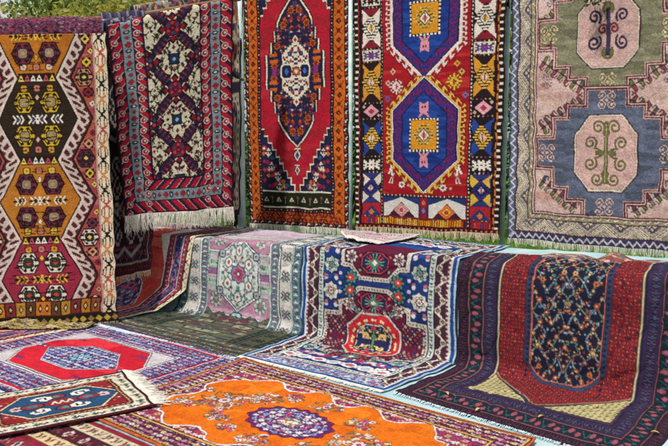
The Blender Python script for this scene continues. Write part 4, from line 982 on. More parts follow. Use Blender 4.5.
FLORAL = [('a8527a', .03), ('3d1c3c', .03), ('dccbd0', .0), ('a32338', .02), ('c88a9c', .02), ('6a3a68', -.02), ('d8a860', -.09), ('5f6e58', -.1)]
MOTTLE = [('6c5a98', .05), ('2f2c62', .05), ('c8c2d4', .0), ('a84a6a', .01), ('8a3a5a', 0), ('8fa0c4', -.03), ('c05a5a', -.08)]
def draw_redhex():
    W, h = 195, 134
    c = Cv(W, h, 2.2, 'c81f30'); xc, yc = W / 2, h / 2
    E, T, side = c.frame_coords(0, h); E = np.minimum(np.minimum(c.X, W - c.X) - 14, E)
    c.A[:] = hx('c6b8bc'); lat = ((((c.X + c.Y) % 3.4) < .9) | (((c.X - c.Y) % 3.4) < .9)); c.A[lat] = hx('aeb4b8')
    c.clip = E > 30
    c.mx, c.my = xc, yc
    for g, col in ((1.6, '5c5a96'), (.8, 'c8c4c6'), (0, 'c41a2c')): c.hexh(xc, yc, 65 + g, 35 + g, col, .5)
    rm = (abs(c.A - hx('c41a2c')).sum(2) < .03); c.patch(rm, [('c41c2e', .15), ('b3162a', 0), ('d02a38', -.1)], 30, 41)
    for g, col in ((1.2, 'c8c0c8'), (.5, '2a2458')): c.hexh(xc, yc, 40 + g, 19.5 + g, col, .4)
    mm = (abs(c.Y - yc) < 19.5) & (abs(c.Y - yc) / 19.5 * .6 + abs(c.X - xc) / 40 <= 1)
    c.patch(mm, [('2d2c6a', .1), ('4a4a96', .05)], 5, 47)
    c.clip = mm; c.florets(mm, 4.2, ['c3bccf', '7f88c4', 'd0cad8', '9a3a5a', '8fb0cc', '6a62ae'], 48, '7f86b8')
    c.clip = E > 30
    if False: c.patch(mm, [('c3bccf', .02), ('3a3a7e', .06), ('6a6ab0', .03), ('9a3a5a', 0), ('8fb0cc', -.02), ('2a2450', .02)], 2.5, 47, mx=xc, my=yc, cy=2.4)
    flower(c, xc, yc, 7.5, '7fb4cc', '3a5a9a', '2a2458', 'dce4e8')
    for x in (46, 52): c.octo(xc - x, yc, 2.6, 2.6, '5a3a7a'); c.dia(xc - x, yc, 1.3, 1.3, 'd8d0d8')
    for q in range(4): c.rect(xc - 40 + q * 2.6, yc - 26 - (q % 2) * 1.4, xc - 37.8 + q * 2.6, yc - 24 - (q % 2), '5a3a7a')
    c.clip = None
    m = E <= 30
    c.patch(m, [('332f66', .1), ('5a4a86', .06), ('6a2f52', 0)], 5, 141, mx=xc, my=yc)
    c.mx, c.my = xc, yc; c.florets(m, 4.3, ['b9b2cc', '9a3f5c', '7f88bc', 'c9c4d0', 'b5525a', '5a4a90', 'a89ac4'], 141, '8a86b0'); c.mx = c.my = None
    c.frame(E, T, 0, 1.6, '3a2a50'); c.frame(E, T, 5.4, 6.4, 'cfc8d4'); c.frame(E, T, 6.4, 8.4, 'c01c30'); c.frame(E, T, 8.4, 9.2, '2f2a5a'); c.frame(E, T, 26.6, 27.4, 'd8d2d8'); c.frame(E, T, 27.4, 28.6, '6a4a8a'); c.frame(E, T, 28.6, 30, 'dcd6d6')
    return c.finish(101, .6, .07, .12)

def draw_orange():
    W, h = 215, 127
    c = Cv(W, h, 2.3, 'd9650f'); xc, yc = 102, h / 2
    c.patch(np.ones_like(c.X, bool), [('d6640f', .15), ('cb5a0c', 0), ('dd7016', -.1)], 9, 113)
    E, T, side = c.frame_coords(0, h)
    c.my = yc
    # corner spandrels and floral clusters on orange
    edge = 24 + 5 * np.cos(T * 2 * math.pi / 36) + 16 * np.clip((abs(c.X - xc) - 62) / 30, 0, 1) * np.clip((abs(c.Y - yc) - 8) / 30, 0, 1) + 4 * (vnoise(abs(c.X - xc), abs(c.Y - yc), 5, 3) - .5)
    sp = E < edge; c.A[sp & (E > edge - 1.6)] = hx('dfcfd2'); inner = sp & (E <= edge - 1.6)
    c.patch(inner, [('8a2f52', .08), ('5a2348', .05), ('a8304c', .02)], 6, 171, mx=xc, my=yc)
    c.florets(inner, 5.0, ['d8c3c8', 'b8507a', 'c88a9c', '7a2a56', 'dccbd0', 'a82a44', 'c9a070', '6a3a68'], 172, '5f5a50')
    rng = random.Random(17)
    def cluster(x, y, r, seed):
        g = random.Random(seed); c.my = None; old = c.clip; c.clip = ~sp
        for k in range(5):
            a = g.uniform(0, 6.28); P = [(x + r * q * math.cos(a + q * 1.3), y + r * .85 * q * math.sin(a + q * 1.3)) for q in (.1, .4, .7, .95, 1.1)]
            c.line(P, .9, g.choice(['6f6a4c', 'd6c4bc', '8a7a52']))
        for k in range(int(r * r * .42)):
            a = g.uniform(0, 6.28); q = math.sqrt(g.random()); X, Y = x + r * q * math.cos(a), y + r * .82 * q * math.sin(a)
            if g.random() < .5:
                c.dia(X, Y, g.uniform(1, 2), g.uniform(.7, 1.1), g.choice(['6f6a4c', '7d7850', '59634c', '94845a']))
            else:
                rr = g.uniform(1.3, 2.2); c.polar(X, Y, rr, 5, .16, g.choice(['d6c4c4', 'b8506a', 'd8b0a8', '8a3a5a', 'c9b088'])); c.dia(X, Y, rr * .42, rr * .42, g.choice(['8a2a44', 'd8c0a0', '5a3050']))
        c.polar(x, y, min(5, r * .33), 8, .12, '7a2c50'); c.polar(x, y, min(4.2, r * .28), 8, .14, 'd8c0c4'); c.ell(x, y, 1.6, 1.4, 'a83a58')
        c.clip = old; c.my = yc
    for (x, y, r) in ((50, 0, 16), (36, 15, 9), (66, 18, 8), (68, -17, 10), (150, 0, 17), (104, 29, 10), (104, -29, 10), (132, 20, 9), (134, -22, 9), (80, 27, 6), (80, -28, 7), (166, 14, 8), (28, -6, 6), (174, -10, 7)):
        cluster(x, yc + y, r, int(200 + x + y))
    # round violet medallion
    ry = 17.5
    an = np.arctan2((c.Y - yc), (c.X - xc)); rr = np.hypot((c.X - xc) / 26, (c.Y - yc) / ry); rr = rr * (1 + .045 * np.cos(an * 16))
    c.A[rr < 1.05] = hx('6f1c4c')
    c.A[rr < .96] = hx('4a2a66'); c.my = None; c.clip = rr < .95
    for ring, n_, sz_ in ((.86, 22, 1.9), (.68, 18, 2.3), (.5, 13, 2.2), (.34, 8, 2.0)):
        for k in range(n_):
            a = (k + .5 * (n_ % 4)) * 2 * math.pi / n_; X, Y = xc + 26 * ring * math.cos(a), yc + ry * ring * math.sin(a)
            c.line([(X, Y), (X + 3.4 * math.cos(a + 1.9), Y + 2.6 * math.sin(a + 1.9))], .8, 'a8a0c4')
            c.polar(X, Y, sz_, 5, .15, ('d6d0d8', 'b04a78', '7f8ab8', 'd6c0cc')[(k + n_) % 4], a, .8); c.dia(X, Y, .8, .7, ('7c2a62', 'd8d0c0')[k % 2])
    c.clip = None; c.my = yc
    c.A[(rr < .34)] = hx('5a3a78'); c.patch(rr < .3, [('d8d4b8', .03), ('7fa890', 0), ('b04a70', 0)], 2, 311); c.dia(xc, yc, 2, 2, 'e0d8a0')
    # straight borders
    c.frame(E, T, 0, 1.6, 'b0522c'); c.frame(E, T, 1.6, 2.6, '2a1a30'); c.frame(E, T, 2.6, 3.6, 'c89a54')
    m = (E >= 3.6) & (E < 15.4); c.A[m] = hx('3f2038'); c.florets(m, 4.1, ['c98aa4', 'dccdd2', 'a8405a', 'b86a8c', 'd8b48a', '8a5a80'], 331, '9a7a80')
    c.my = None
    c.frame(E, T, 15.4, 16.2, '2a1a30'); c.frame(E, T, 16.2, 17.4, 'd09a50'); c.frame(E, T, 17.4, 18.2, '6a1c38')
    return c.finish(111, .5, .06, .12)

def draw_small():
    W, h = 88, 67
    c = Cv(W, h, 2.2, '8e1d26'); xc, yc = W / 2, h / 2; E, T, side = c.frame_coords(0, h)
    c.mx, c.my = xc, yc
    c.patch(np.ones_like(c.X, bool), [('8e1d26', .1), ('7a1820', 0), ('a02a2c', 0)], 10, 7)
    rng = random.Random(21)
    for k in range(40): c.dia(xc - rng.uniform(8, 31), yc - rng.uniform(6, 21), 1.1, 1.1, rng.choice(['d08a4a', 'd8c0a0', 'b84a3a', '5a1a20', '24405a']))
    for g, col in ((2.2, '241420'), (1.4, 'd8b89a'), (.3, '1c1c30'), (-.4, '1d4468')): c.hexh(xc, yc, 32 + g, 17.5 + g, col, .55)
    c.star(xc - 23.5, yc, 3.8, 'd8b0a8'); c.dia(xc - 23.5, yc, 1.8, 1.8, '8a4a60'); 
    c.rect(xc - 4, yc - 5, xc + 4, yc + 5, '8a2430'); c.dia(xc - 4, yc, 6.2, 5, '8a2430')
    for x, y in ((10, 8.5),): 
        pass
    c.mx = c.my = None
    for sx, sy in ((-1, -1), (1, 1)):
        c.ell(xc + sx * 1, yc + sy * 10, 6, 4.2, '2a1a2a'); c.ell(xc + sx * 1, yc + sy * 10, 5, 3.4, '7a3444'); c.ell(xc + sx, yc + sy * 10, 2.6, 1.7, '5d7a70')
        c.ell(xc + sx * 15, yc, 6.6, 4.6, '2a1a2a'); c.ell(xc + sx * 15, yc, 5.6, 3.8, '82303e'); c.ell(xc + sx * 15, yc, 3, 2, '4a6a7a')
    HK = ["..####..", ".######.", "##....##", "##..#.##", "##.##.##", ".#.##.##", "...##.##", "...####.", "....##.."]
    for sx, sy in ((-1, -1), (1, -1), (-1, 1), (1, 1)):
        rows = [r[::-1] for r in HK] if sx > 0 else HK
        if sy > 0: rows = rows[::-1]
        c.stamp(xc + sx * 10.5 - sy * 2, yc + sy * 9.4, 12, 9.5, rows, {'#': '12283e'}); c.stamp(xc + sx * 10.5 - sy * 2, yc + sy * 9.2, 10.6, 8.2, rows, {'#': 'e2ddd2'})
    for q in range(3): c.line([(xc - 5 + q * 4, yc + 2), (xc - 3 + q * 4, yc - 2), (xc - 2 + q * 4, yc + 1.5)], 1.1, 'e0cfc0')
    c.frame(E, T, 0, 1.6, '4a1220'); c.frame(E, T, 1.6, 2.4, '2a161e')
    c.frame(E, T, 2.4, 9.8, 'cdc8b4', rows=["............", ".gg...k.....", "gggg.kk.r...", "ggggkk.rrr..", ".gg.k...r...", "..k.........", "kk..........", "............"], pal={'g': '2f5a50', 'k': '262430', 'r': '9a3a3c'}, period=10)
    c.frame(E, T, 9.8, 10.6, '201824'); c.frame(E, T, 10.6, 12, '9a2c30', rows=["....", ".##."], pal={'#': 'd8b070'}, period=3); c.frame(E, T, 12, 12.8, '1f2a40')
    return c.finish(121, .45, .07, .12)

def draw_stripes():
    W, h = 230, 95
    c = Cv(W, h, 1.5, '6e1c2c'); 
    T = c.X
    def band(a, b, bg, rows=None, pal=None, p=8):
        m = (c.Y >= a) & (c.Y < b); c.A[m] = hx(bg)
        if rows: c.tile(m, c.Y, T, a, b, rows, pal, p)
    FL = ["............", "...##.......", "..#oo#..t...", "..#oo#.t.t..", "...##.t...t.", "............"]
    y = 0
    seq = [(4.0, '1d2444', None, None, 1), (1.6, '9fb4c8', None, None, 1), (3.6, '8a1c2c', None, None, 1), (9, 'cdb89c', ["........", ".##..o..", "..##.oo.", "...##.o.", "..##....", "........"], {'#': 'a04a40', 'o': '6a4a3a'}, 7), (1.2, '2a1420', None, None, 1),
           (9.5, '4a1624', FL, {'#': 'd8c4c0', 'o': 'a83a48', 't': '8a4a58'}, 14), (1.2, '2a1420', None, None, 1), (8, 'cdb089', ["........", ".##..o..", "..##.oo.", "...##.o.", "........"], {'#': '9a3a38', 'o': '5a6a4a'}, 8), (4, '7a1c2c', None, None, 1), (10, '7a2436', FL, {'#': 'd0b0a8', 'o': '2c2a4a', 't': 'b86a6a'}, 12)]
    for r in range(3):
        for wdt, bg, rows, pal, p in seq:
            if y < h: band(y, y + wdt, bg, rows, pal, p); y += wdt
    return c.finish(131, .5, .08, .13)

def draw_cap(seed, kind):      # small ends of rugs folded over the rail or lying on the ledge
    c = Cv(140, 60, 1.7, '5a2440'); c.mx = 70
    A = np.ones_like(c.X, bool)
    if kind == 'purple':
        c.patch(A, [('7a3050', .06), ('543050', .03), ('8a3c4e', .03), ('8a6a80', -.02), ('3a1c34', .0)], 1.7, seed, cy=1.0)
    elif kind == 'grey':
        for k in range(60):
            c.rect(k * 2.6, 0, k * 2.6 + 2.6, 60, ['6a6a80', '2c2c4a', '8a8494', '44304e', '9a94a0', '3a3a58', '7a4a60'][(k * 5 + k // 4) % 7])
        c.patch((c.Y % 12) < 4, [('3a3450', .05), ('9a94a0', .0), ('5a4a6a', 0)], 2.4, seed)
    elif kind == 'multi':
        c.patch(A, [('8a3a3c', .03), ('2c2c4c', .04), ('b89a84', .02), ('6a5a6c', 0), ('a0623c', 0), ('7f8a8c', -.02)], 3.4, seed)
        E, T, side = c.frame_coords(0, 60); c.frame(E, T, 0, 3, '2a2436'); c.frame(E, T, 3, 7, 'b8a890', rows=["....", ".##.", "...."], pal={'#': '4a3a5a'}, period=4)
    elif kind == 'pinkwhite':
        c.A[:] = hx('c9b6b8'); E, T, side = c.frame_coords(0, 60)
        c.frame(E, T, 0, 4, 'd8d2cc'); c.frame(E, T, 7, 8, 'a85a6a'); c.frame(E, T, 8, 15, 'd4b8bc', rows=["......", ".##...", "..##o.", "......"], pal={'#': 'a04a64', 'o': '5a5a8a'}, period=6); c.frame(E, T, 15, 16, '6a4a7a'); c.frame(E, T, 20, 21, 'b05a70')
        c.dia(70, 30, 30, 12, 'c88a98'); c.dia(70, 30, 18, 8, '7a6aa0'); c.dia(70, 30, 8, 4, 'd8d0d0')
    elif kind == 'straw':
        c.patch(A, [('9a7f3c', .06), ('6a5630', .02), ('b8a878', .02), ('4a3a2a', -.03), ('c8bfa8', -.04)], 5.0, seed, cy=2.2)
        E, T, side = c.frame_coords(0, 60); c.frame(E, T, 0, 4, '3a2c22', rows=["....", ".##.", "...."], pal={'#': 'b8a060'}, period=5)
    elif kind == 'tan':
        c.patch(A, [('9a7a64', .04), ('6a4a50', .03), ('b8a088', .02), ('5a5a68', 0), ('8a3f44', .0)], 3.0, seed)
        E, T, side = c.frame_coords(0, 60); c.frame(E, T, 0, 2.4, 'b8a888'); c.frame(E, T, 2.4, 3.4, '2a2028')
    return c.finish(seed, .5, .1, .14)
# ------------------------------------------------------------------ the stand: ledge, sheet, rails, posts
def zl(s): return .70 + .0225 * (s + 2.6)          # the ledge runs very slightly uphill
LN, LB = -4.66, -5.42                               # front and back of the ledge
SA, SB = -6.4, 1.6
def box_sn(name, s0, s1, n0, n1, z0, z1a, z1b, mat, parent=None):
    V = [sn(s0, n0, z0), sn(s1, n0, z0), sn(s1, n1, z0), sn(s0, n1, z0), sn(s0, n0, z1a), sn(s1, n0, z1b), sn(s1, n1, z1b), sn(s0, n1, z1a)]
    return mesh_obj(name, V, [(0, 1, 2, 3), (7, 6, 5, 4), (0, 4, 5, 1), (1, 5, 6, 2), (2, 6, 7, 3), (3, 7, 4, 0)], mat, parent, False)
led = box_sn('ledge', SA, SB, LB + .02, LN - .02, -.02, zl(SA) - .012, zl(SB) - .012, M_CONC)
props(led, 'low concrete ledge wholly covered by the pale blue sheet and rugs', 'ledge')
def flat(W, H, col):
    a = np.empty((H, W, 3), np.float32); a[:] = lin(hx(col)); return a
def wr(amp, fu, fv, seed, bot=0.0):
    def f(U, V, L):
        a = vnoise(U * fu, V * fv, 1.0, seed) - .5
        b = vnoise(U * fu * 2.3, V * fv * 2.1, 1.0, seed + 1) - .5
        d = np.abs(vnoise(U * fu * 3 + V * 2.5, V * 3.2, 1.0, seed + 2) - .5)
        return amp * 1.25 * (a + .5 * b) - .35 * amp * np.exp(-(d / .05) ** 2)
    return f
def pleat(amp, n, ph, seed, low=.25):
    def f(U, V, L):
        q = low + (1 - low) * V / L
        return 1.45 * amp * q * (np.sin(2 * np.pi * (U * n + ph + .1 * np.sin(V * 2))) + .7 * (vnoise(U * 5, V * 1.2, 1.0, seed) - .5) * 2)
    return f
tarp_rows = [(sn(SA, -5.47, .28), sn(SB, -5.47, .34)), (sn(SA, -5.45, zl(SA) - .05), sn(SB, -5.45, zl(SB) - .05)), (sn(SA, -5.41, zl(SA) + .002), sn(SB, -5.41, zl(SB) + .002)), (sn(SA, -4.70, zl(SA) + .002), sn(SB, -4.70, zl(SB) + .002)), (sn(SA, -4.64, zl(SA)), sn(SB, -4.64, zl(SB))),
             (sn(SA, -4.63, zl(SA) - .1), sn(SB, -4.63, zl(SB) - .1)), (sn(SA, -4.62, .1), sn(SB, -4.62, .1)), (sn(SA, -4.6, .006), sn(SB, -4.6, .006)), (sn(SA, -4.4, .006), sn(SB, -4.4, .006)), (sn(SA, -2, .006), sn(SB, -2, .006)), (sn(SA, 1.2, .006), sn(SB, 1.2, .006))]
tarp = rug('plastic_sheet', tarp_rows, flat(220, 260, '9fc9cf'), 'pale blue sheet spread over the ledge and the ground beneath the rugs', 'sheet', wrinkle=lambda U, V, L: .003 * (vnoise(U * 60, V * 9, 1, 5) - .5) + np.clip((U - .555) / .02, 0, 1) * np.clip((.74 - V) / .06, 0, 1) * (.02 * np.clip(vnoise(U * 40 + V * 3, V * 6, 1, 8) - .4, 0, 1) + .008 * np.exp(-((vnoise(U * 34 + V * 4, V * 3, 1, 9) - .5) / .05) ** 2)), mat=M_TARP, thick=.003, bumps=.0003, floor=.0055)

# rail over the right-hand rugs and its posts
NH = -6.0
t1 = tube('hanging_rail', [sn(-5.55, NH - .04, 2.945), sn(2.2, NH - .04, 2.945)], .022, M_WOOD)
props(t1, 'long rail above the frame carrying the three big rugs on the right', 'rail')
rail_px = [(-70, 21, 6.17), (40, 19.5, 6.26), (104, 17.5, 6.34), (140, 13.5, 6.5), (190, 5, 6.72), (240, -3, 6.93)]
RP = [at_depth(*p) for p in rail_px]
t2 = tube('hanging_rail', [p - np.array([0, 0, .012]) for p in RP], .022, M_WOOD)
props(t2, 'sloping rail on the left buried under the folded rug ends', 'rail')
def post(x, y, n, ztop, zbot, lab, rad):
    s = s_at(x, y, n); b = sn(s, n, zbot)
    root = empty('post', b); props(root, lab, 'post', 'pale blue posts of the rug stand')
    tube('pole', [sn(s, n, zbot + .01), sn(s, n, (zbot + ztop) / 2), sn(s, n, ztop)], rad, M_POST, root, 20)
    V = tube('base_plate', [sn(s, n, zbot + .001), sn(s, n, zbot + .014)], .085, M_POST, root, 20)
    for k in range(4):
        a = k * 1.571 + .6; c0 = sn(s, n, zbot + .013) + np.array([.062 * math.cos(a), .062 * math.sin(a), 0])
        tube('bolt', [c0, c0 + np.array([0, 0, .012])], .009, M_STEEL, root, 6)
    tube('cap', [sn(s, n, ztop), sn(s, n, ztop + .02)], [rad + .005, rad - .008], M_POST, root, 16)
    return root, s
P1, s1 = post(240.5, 120, -5.33, 3.02, .665, 'pale blue round post between the cream lattice rug and the red medallion rug', .038)
tube('clamp', [at_depth(233, 73, 6.80), at_depth(239, 76, 6.78)], .028, M_STEEL, P1, 10)
tube('clamp_bolt', [at_depth(237, 76, 6.77), at_depth(243, 80, 6.74)], .012, M_STEEL, P1, 8)
post(350.3, 120, -6.02, 3.02, 0, 'pale blue post in the gap between the red medallion rug and the blue hexagon rug', .022)
post(505, 120, -6.14, 3.02, 0, 'pale blue post in the dark gap left of the washed pink rug', .022)

# ------------------------------------------------------------------ hanging rugs
def hang(name, tl, tr, bl, br, A, label, over=.34, wrinkle=None, group='rugs hung from the rails', mat=None, soft=2, seed=3):
    tl, tr, bl, br = map(np.asarray, (tl, tr, bl, br)); z = np.array([0, 0, 1.0])
    f = np.cross(bl - tl, tr - tl); f /= np.linalg.norm(f)      # towards the visitor
    rows = []
    if over:
        rows = [(tl - f * .085 - z * over, tr - f * .085 - z * over), (tl - f * .08 - z * .05, tr - f * .08 - z * .05), (tl - f * .07 + z * .015, tr - f * .07 + z * .015), (tl - f * .04 + z * .035, tr - f * .04 + z * .035), (tl - f * .005 + z * .018, tr - f * .005 + z * .018)]
    for q in (0.02, .12, .35, .6, .85, 1): rows.append((tl + (bl - tl) * q, tr + (br - tr) * q))
    return rug(name, rows, A, label, 'rug', group, wrinkle, mat or M_WOOL, .008, soft, .0014, None, seed, hem=.05)
def down(o, length, mat, n, seed=1, rad=.0024, u0=0.0, u1=1.0):
    P = o_grid[o.name]; d = P[-1].mean(0) - P[-6].mean(0); d[2] -= .3 * np.linalg.norm(d); return fringe(o, P[-1], d, length, mat, n, rad, seed, u0=u0, u1=u1)

kil = hang('kilim', at_depth(-36, 29, 6.02), at_depth(106, 27, 6.08), at_depth(-30, 331, 5.97), at_depth(117, 321, 6.04), draw_kilim(), 'flat-woven kilim of orange, brown and red hooked hexagons hanging at far left', 0, pleat(.012, 1.7, .2, 4), mat=M_FLAT)
down(kil, .035, M_FR_CREAM, 170, 5)
lat = hang('rug', at_depth(106.5, 28, 6.22), at_depth(233, -1, 6.66), at_depth(125, 215, 6.26), at_depth(233.5, 206.5, 6.62), draw_lattice(), 'dark red rug with cream diamond lattice and long white fringe beside the kilim', .3, pleat(.016, 1.3, .55, 6))
down(lat, .145, M_FR_WHITE, 480, 6, .0024)
def plane_pt(x, y, n=NH):
    r = ray(x, y); t = n / (r[:2] @ N2); return np.array([0, 0, EYE]) + r * t
def hp(x, y, z): s = s_at(x, y, NH); return sn(s, NH, z)
med = hang('rug', hp(244, 0, 2.94), hp(348.5, 0, 2.94), hp(250, 220, .625), hp(349, 226, .655), draw_medallion(), 'red rug with navy stepped medallion, navy corners and an orange border', .34, pleat(.014, 1.4, .1, 8))
down(med, .075, M_FR_WHITE, 260, 7, .003)
hexa = hang('rug', hp(353, 0, 2.94), hp(506.5, 0, 2.94), hp(356.5, 228, .69), hp(498.5, 235, .725), draw_hexagons(), 'red rug with two blue hexagons holding orange squares, block border', .34, pleat(.013, 1.5, .35, 10))
down(hexa, .07, M_FR_CREAM, 240, 8, .003)
pnk = hang('rug', hp(511, 0, 2.94), hp(719, 0, 2.94), hp(506.5, 241, .70), hp(715, 262, .70), draw_pink(), 'washed pink rug with an olive and a slate blue stepped medallion', .34, pleat(.020, 1.8, .75, 12))
down(pnk, .06, M_FR_WHITE, 300, 9, .003)
brn = hang('rug', at_depth(84, 40, 6.36), at_depth(160, 36, 6.52), at_depth(98, 281, 6.36), at_depth(151.5, 268.5, 6.44), draw_brown()[::1], 'dark brown rug with grey scrolls hanging half hidden behind the kilim', 0, pleat(.01, 1.1, .3, 14))
down(brn, .06, M_FR_CREAM, 90, 10, .003)
mlt = hang('rug', at_depth(132, 9, 6.62), at_depth(242, -8, 7.08), at_depth(150, 216, 6.72), at_depth(240, 214, 7.02), np.concatenate([draw_cap(401, 'multi')] * 2, 0), 'many coloured rug peeping out above and right of the cream lattice rug', .2, pleat(.012, 1.1, .0, 16))
# folded ends lying over the left rail
def cap(name, i0, i1, drop_f, drop_b, A, label, fwd=.0, fr=None):
    a, b = i0, i1; f = np.cross([0, 0, -1.0], b - a); f = f / np.linalg.norm(f); f = f if f[1] < 0 else -f; z = np.array([0, 0, 1.0])
    g = lambda p: [p - f * (.05 + fwd) - z * drop_b, p - f * (.05 + fwd) - z * .04, p - f * .035 + z * (.02 + fwd), p + f * (.02 + fwd) + z * (.018 + fwd), p + f * (.05 + fwd) - z * .03, p + f * (.05 + fwd) - z * drop_f]
    o = rug(name, list(zip(g(a), g(b))), A, label, 'rug', 'rug ends folded over the left rail', wr(.022, 5, 6, 31), thick=.008)
    return o
c1 = cap('folded_rug', at_depth(-60, 21, 6.16), at_depth(107, 18.5, 6.33), .17, .30, draw_cap(411, 'purple'), 'mottled purple rug folded over the rail above the kilim')
c2 = cap('folded_rug', at_depth(101, 17.5, 6.32), at_depth(143, 13.5, 6.46), .125, .3, draw_cap(421, 'grey')[:, 40:130], 'grey striped rug end with short tassels folded over the rail', .012)
P = o_grid[c2.name]; fringe(c2, P[-1], P[-1].mean(0) - P[-5].mean(0), .07, M_FR_CREAM, 16, .004, 3, 'tassel', u0=.05, u1=.5)

# ------------------------------------------------------------------ rugs draped over the ledge
def sz(s, n, dz=0.0): return sn(s, n, zl(s) + dz)
G3 = 'rugs draped from the ledge to the ground'
redflow = rug('rug', [(sz(-6.0, -5.36, .026), sz(-4.62, -5.36, .030)), (sz(-6.0, -4.8, .026), sz(-4.64, -4.8, .030)), (sz(-6.0, -4.60, .022), sz(-4.65, -4.60, .024)), (sn(-6.0, -4.555, .45), sn(-4.66, -4.555, .45)), (sn(-6.02, -4.53, .22), sn(-4.70, -4.53, .22)), (sn(-6.06, -4.42, .035), sn(-4.93, -4.40, .035)), (sn(-6.1, -4.2, .024), sn(-4.99, -4.15, .024)), (sn(-6.35, -3.6, .024), sn(-5.05, -3.6, .024)), (sn(-6.5, -2.85, .022), sn(-5.19, -2.95, .022))],
              draw_redrug(), 'red rug with navy floral border flowing off the left end of the ledge', 'rug', G3, wr(.014, 3, 3, 41), floor=.021)
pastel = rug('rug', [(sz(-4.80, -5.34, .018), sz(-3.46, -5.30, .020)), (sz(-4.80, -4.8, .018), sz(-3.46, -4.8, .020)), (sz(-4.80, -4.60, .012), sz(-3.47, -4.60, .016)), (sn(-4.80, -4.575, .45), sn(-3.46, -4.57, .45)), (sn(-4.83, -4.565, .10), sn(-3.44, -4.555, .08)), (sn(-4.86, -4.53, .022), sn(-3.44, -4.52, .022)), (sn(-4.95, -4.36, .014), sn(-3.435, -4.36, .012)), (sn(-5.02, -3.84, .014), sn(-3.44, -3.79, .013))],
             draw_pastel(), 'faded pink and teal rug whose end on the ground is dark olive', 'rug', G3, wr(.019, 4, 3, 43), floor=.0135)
P = o_grid[pastel.name]; fringe(pastel, P[-1], P[-1].mean(0) - P[-6].mean(0), .06, M_FR_BLUE, 330, .003, 11, droop=.017)
blue = rug('rug', [(sz(-3.44, -5.37, .026), sz(-2.10, -5.37, .026)), (sz(-3.46, -4.8, .026), sz(-2.13, -4.8, .026)), (sz(-3.48, -4.60, .024), sz(-2.15, -4.60, .024)), (sn(-3.475, -4.57, .45), sn(-2.155, -4.57, .45)), (sn(-3.465, -4.56, .08), sn(-2.145, -4.565, .08)), (sn(-3.455, -4.53, .026), sn(-2.145, -4.535, .026)), (sn(-3.45, -4.36, .021), sn(-2.16, -4.38, .021)), (sn(-3.47, -3.845, .021), sn(-2.26, -3.80, .021))],
           draw_blue(), 'blue rug with maroon gates and white flower border in the middle of the ledge', 'rug', G3, wr(.021, 4, 3, 45), floor=.0205)
P = o_grid[blue.name]; fringe(blue, P[-1], P[-1].mean(0) - P[-6].mean(0), .035, M_FR_WHITE, 300, .0026, 12, droop=.016)
panel = rug('rug', [(sz(-2.13, -4.84, .05), sz(-.67, -4.84, .055)), (sz(-2.13, -4.70, .03), sz(-.67, -4.70, .03)), (sz(-2.14, -4.61, .018), sz(-.67, -4.61, .018)), (sn(-2.14, -4.575, .60), sn(-.67, -4.575, .62)), (sn(-2.135, -4.56, .3), sn(-.67, -4.56, .3)), (sn(-2.13, -4.555, .08), sn(-.68, -4.54, .08)), (sn(-2.13, -4.515, .02), sn(-.68, -4.50, .02)), (sn(-2.14, -4.34, .013), sn(-.69, -4.32, .013)), (sn(-2.21, -3.83, .012), sn(-.72, -3.60, .012))],
            draw_panel(), 'dark red rug with long navy flowered panel and cream corners at right', 'rug', G3, wr(.024, 4, 3, 47), floor=.0125)
P = o_grid[panel.name]; fringe(panel, P[-1], P[-1].mean(0) - P[-6].mean(0), .03, M_FR_BLUE, 220, .0026, 13, droop=.014)
# things lying on the ledge behind them
fold = rug('folded_rug', [(sz(-2.02, -5.02, .010), sz(-.3, -5.05, .012)), (sz(-2.02, -4.99, .025), sz(-.3, -5.02, .03)), (sz(-2.03, -4.92, .034), sz(-.3, -4.95, .04)), (sz(-2.04, -4.82, .036), sz(-.3, -4.84, .04)), (sz(-2.05, -4.76, .02), sz(-.3, -4.78, .02))],
           np.repeat(draw_cap(431, 'tan'), 1, 0), 'tan patterned rug folded lengthwise on the ledge behind the dark red rug', 'rug', None, lambda U, V, L: .05 * np.clip(vnoise(U * 11, V * 3, 1, 61) - .45, 0, 1) + .06 * np.exp(-((U - .47) / .045) ** 2) * np.sin(np.pi * np.clip(V / L, 0, 1)), thick=.012)
sA, sB = -3.42, -2.9
flap = rug('folded_rug', [(sz(-3.55, -5.40, .055), sz(-2.86, -5.40, .06)), (sz(-3.50, -5.22, .075), sz(-2.86, -5.22, .065)), (sz(-3.42, -5.05, .10), sz(-2.88, -5.08, .06)), (sz(-3.34, -4.95, .095), sz(-2.92, -4.96, .055)), (sz(-3.27, -4.90, .07), sz(-2.97, -4.88, .05))],
           draw_cap(441, 'pinkwhite'), 'white and pink rug corner flipped over on the ledge behind the blue rug', 'rug', None, wr(.016, 3, 4, 63), thick=.01)

# ------------------------------------------------------------------ rugs spread on the ground
G4 = 'rugs spread on the ground'
def spread(c, ang, W, h, z, A, label, wob=.003, seed=1, thick=.010):
    """c = centre (s, n) on the ground"""
    e = np.array([math.cos(ang), math.sin(ang)]); q = np.array([-math.sin(ang), math.cos(ang)])
    pt = lambda a, b: sn(c[0] + e[0] * a + q[0] * b, c[1] + e[1] * a + q[1] * b, z)
    rows = [(pt(-W / 2, -h / 2 + h * k / 4), pt(W / 2, -h / 2 + h * k / 4)) for k in range(5)]
    return rug('rug', rows, A, label, 'rug', G4, lambda U, V, L: wob * (vnoise(U * 5, V * 4, 1, seed) ) + .011 * np.abs(2 * U - 1) ** 9 * np.abs(2 * V / L - 1) ** 9 + .006 * np.clip(vnoise(U * 3.3 + V, V * 1.2, 1, seed + 8) - .62, 0, 1) * 3 + .002 * vnoise(U * 17, V * 13, 1, seed + 3), thick=thick, soft=0, bumps=.0010, seed=seed)
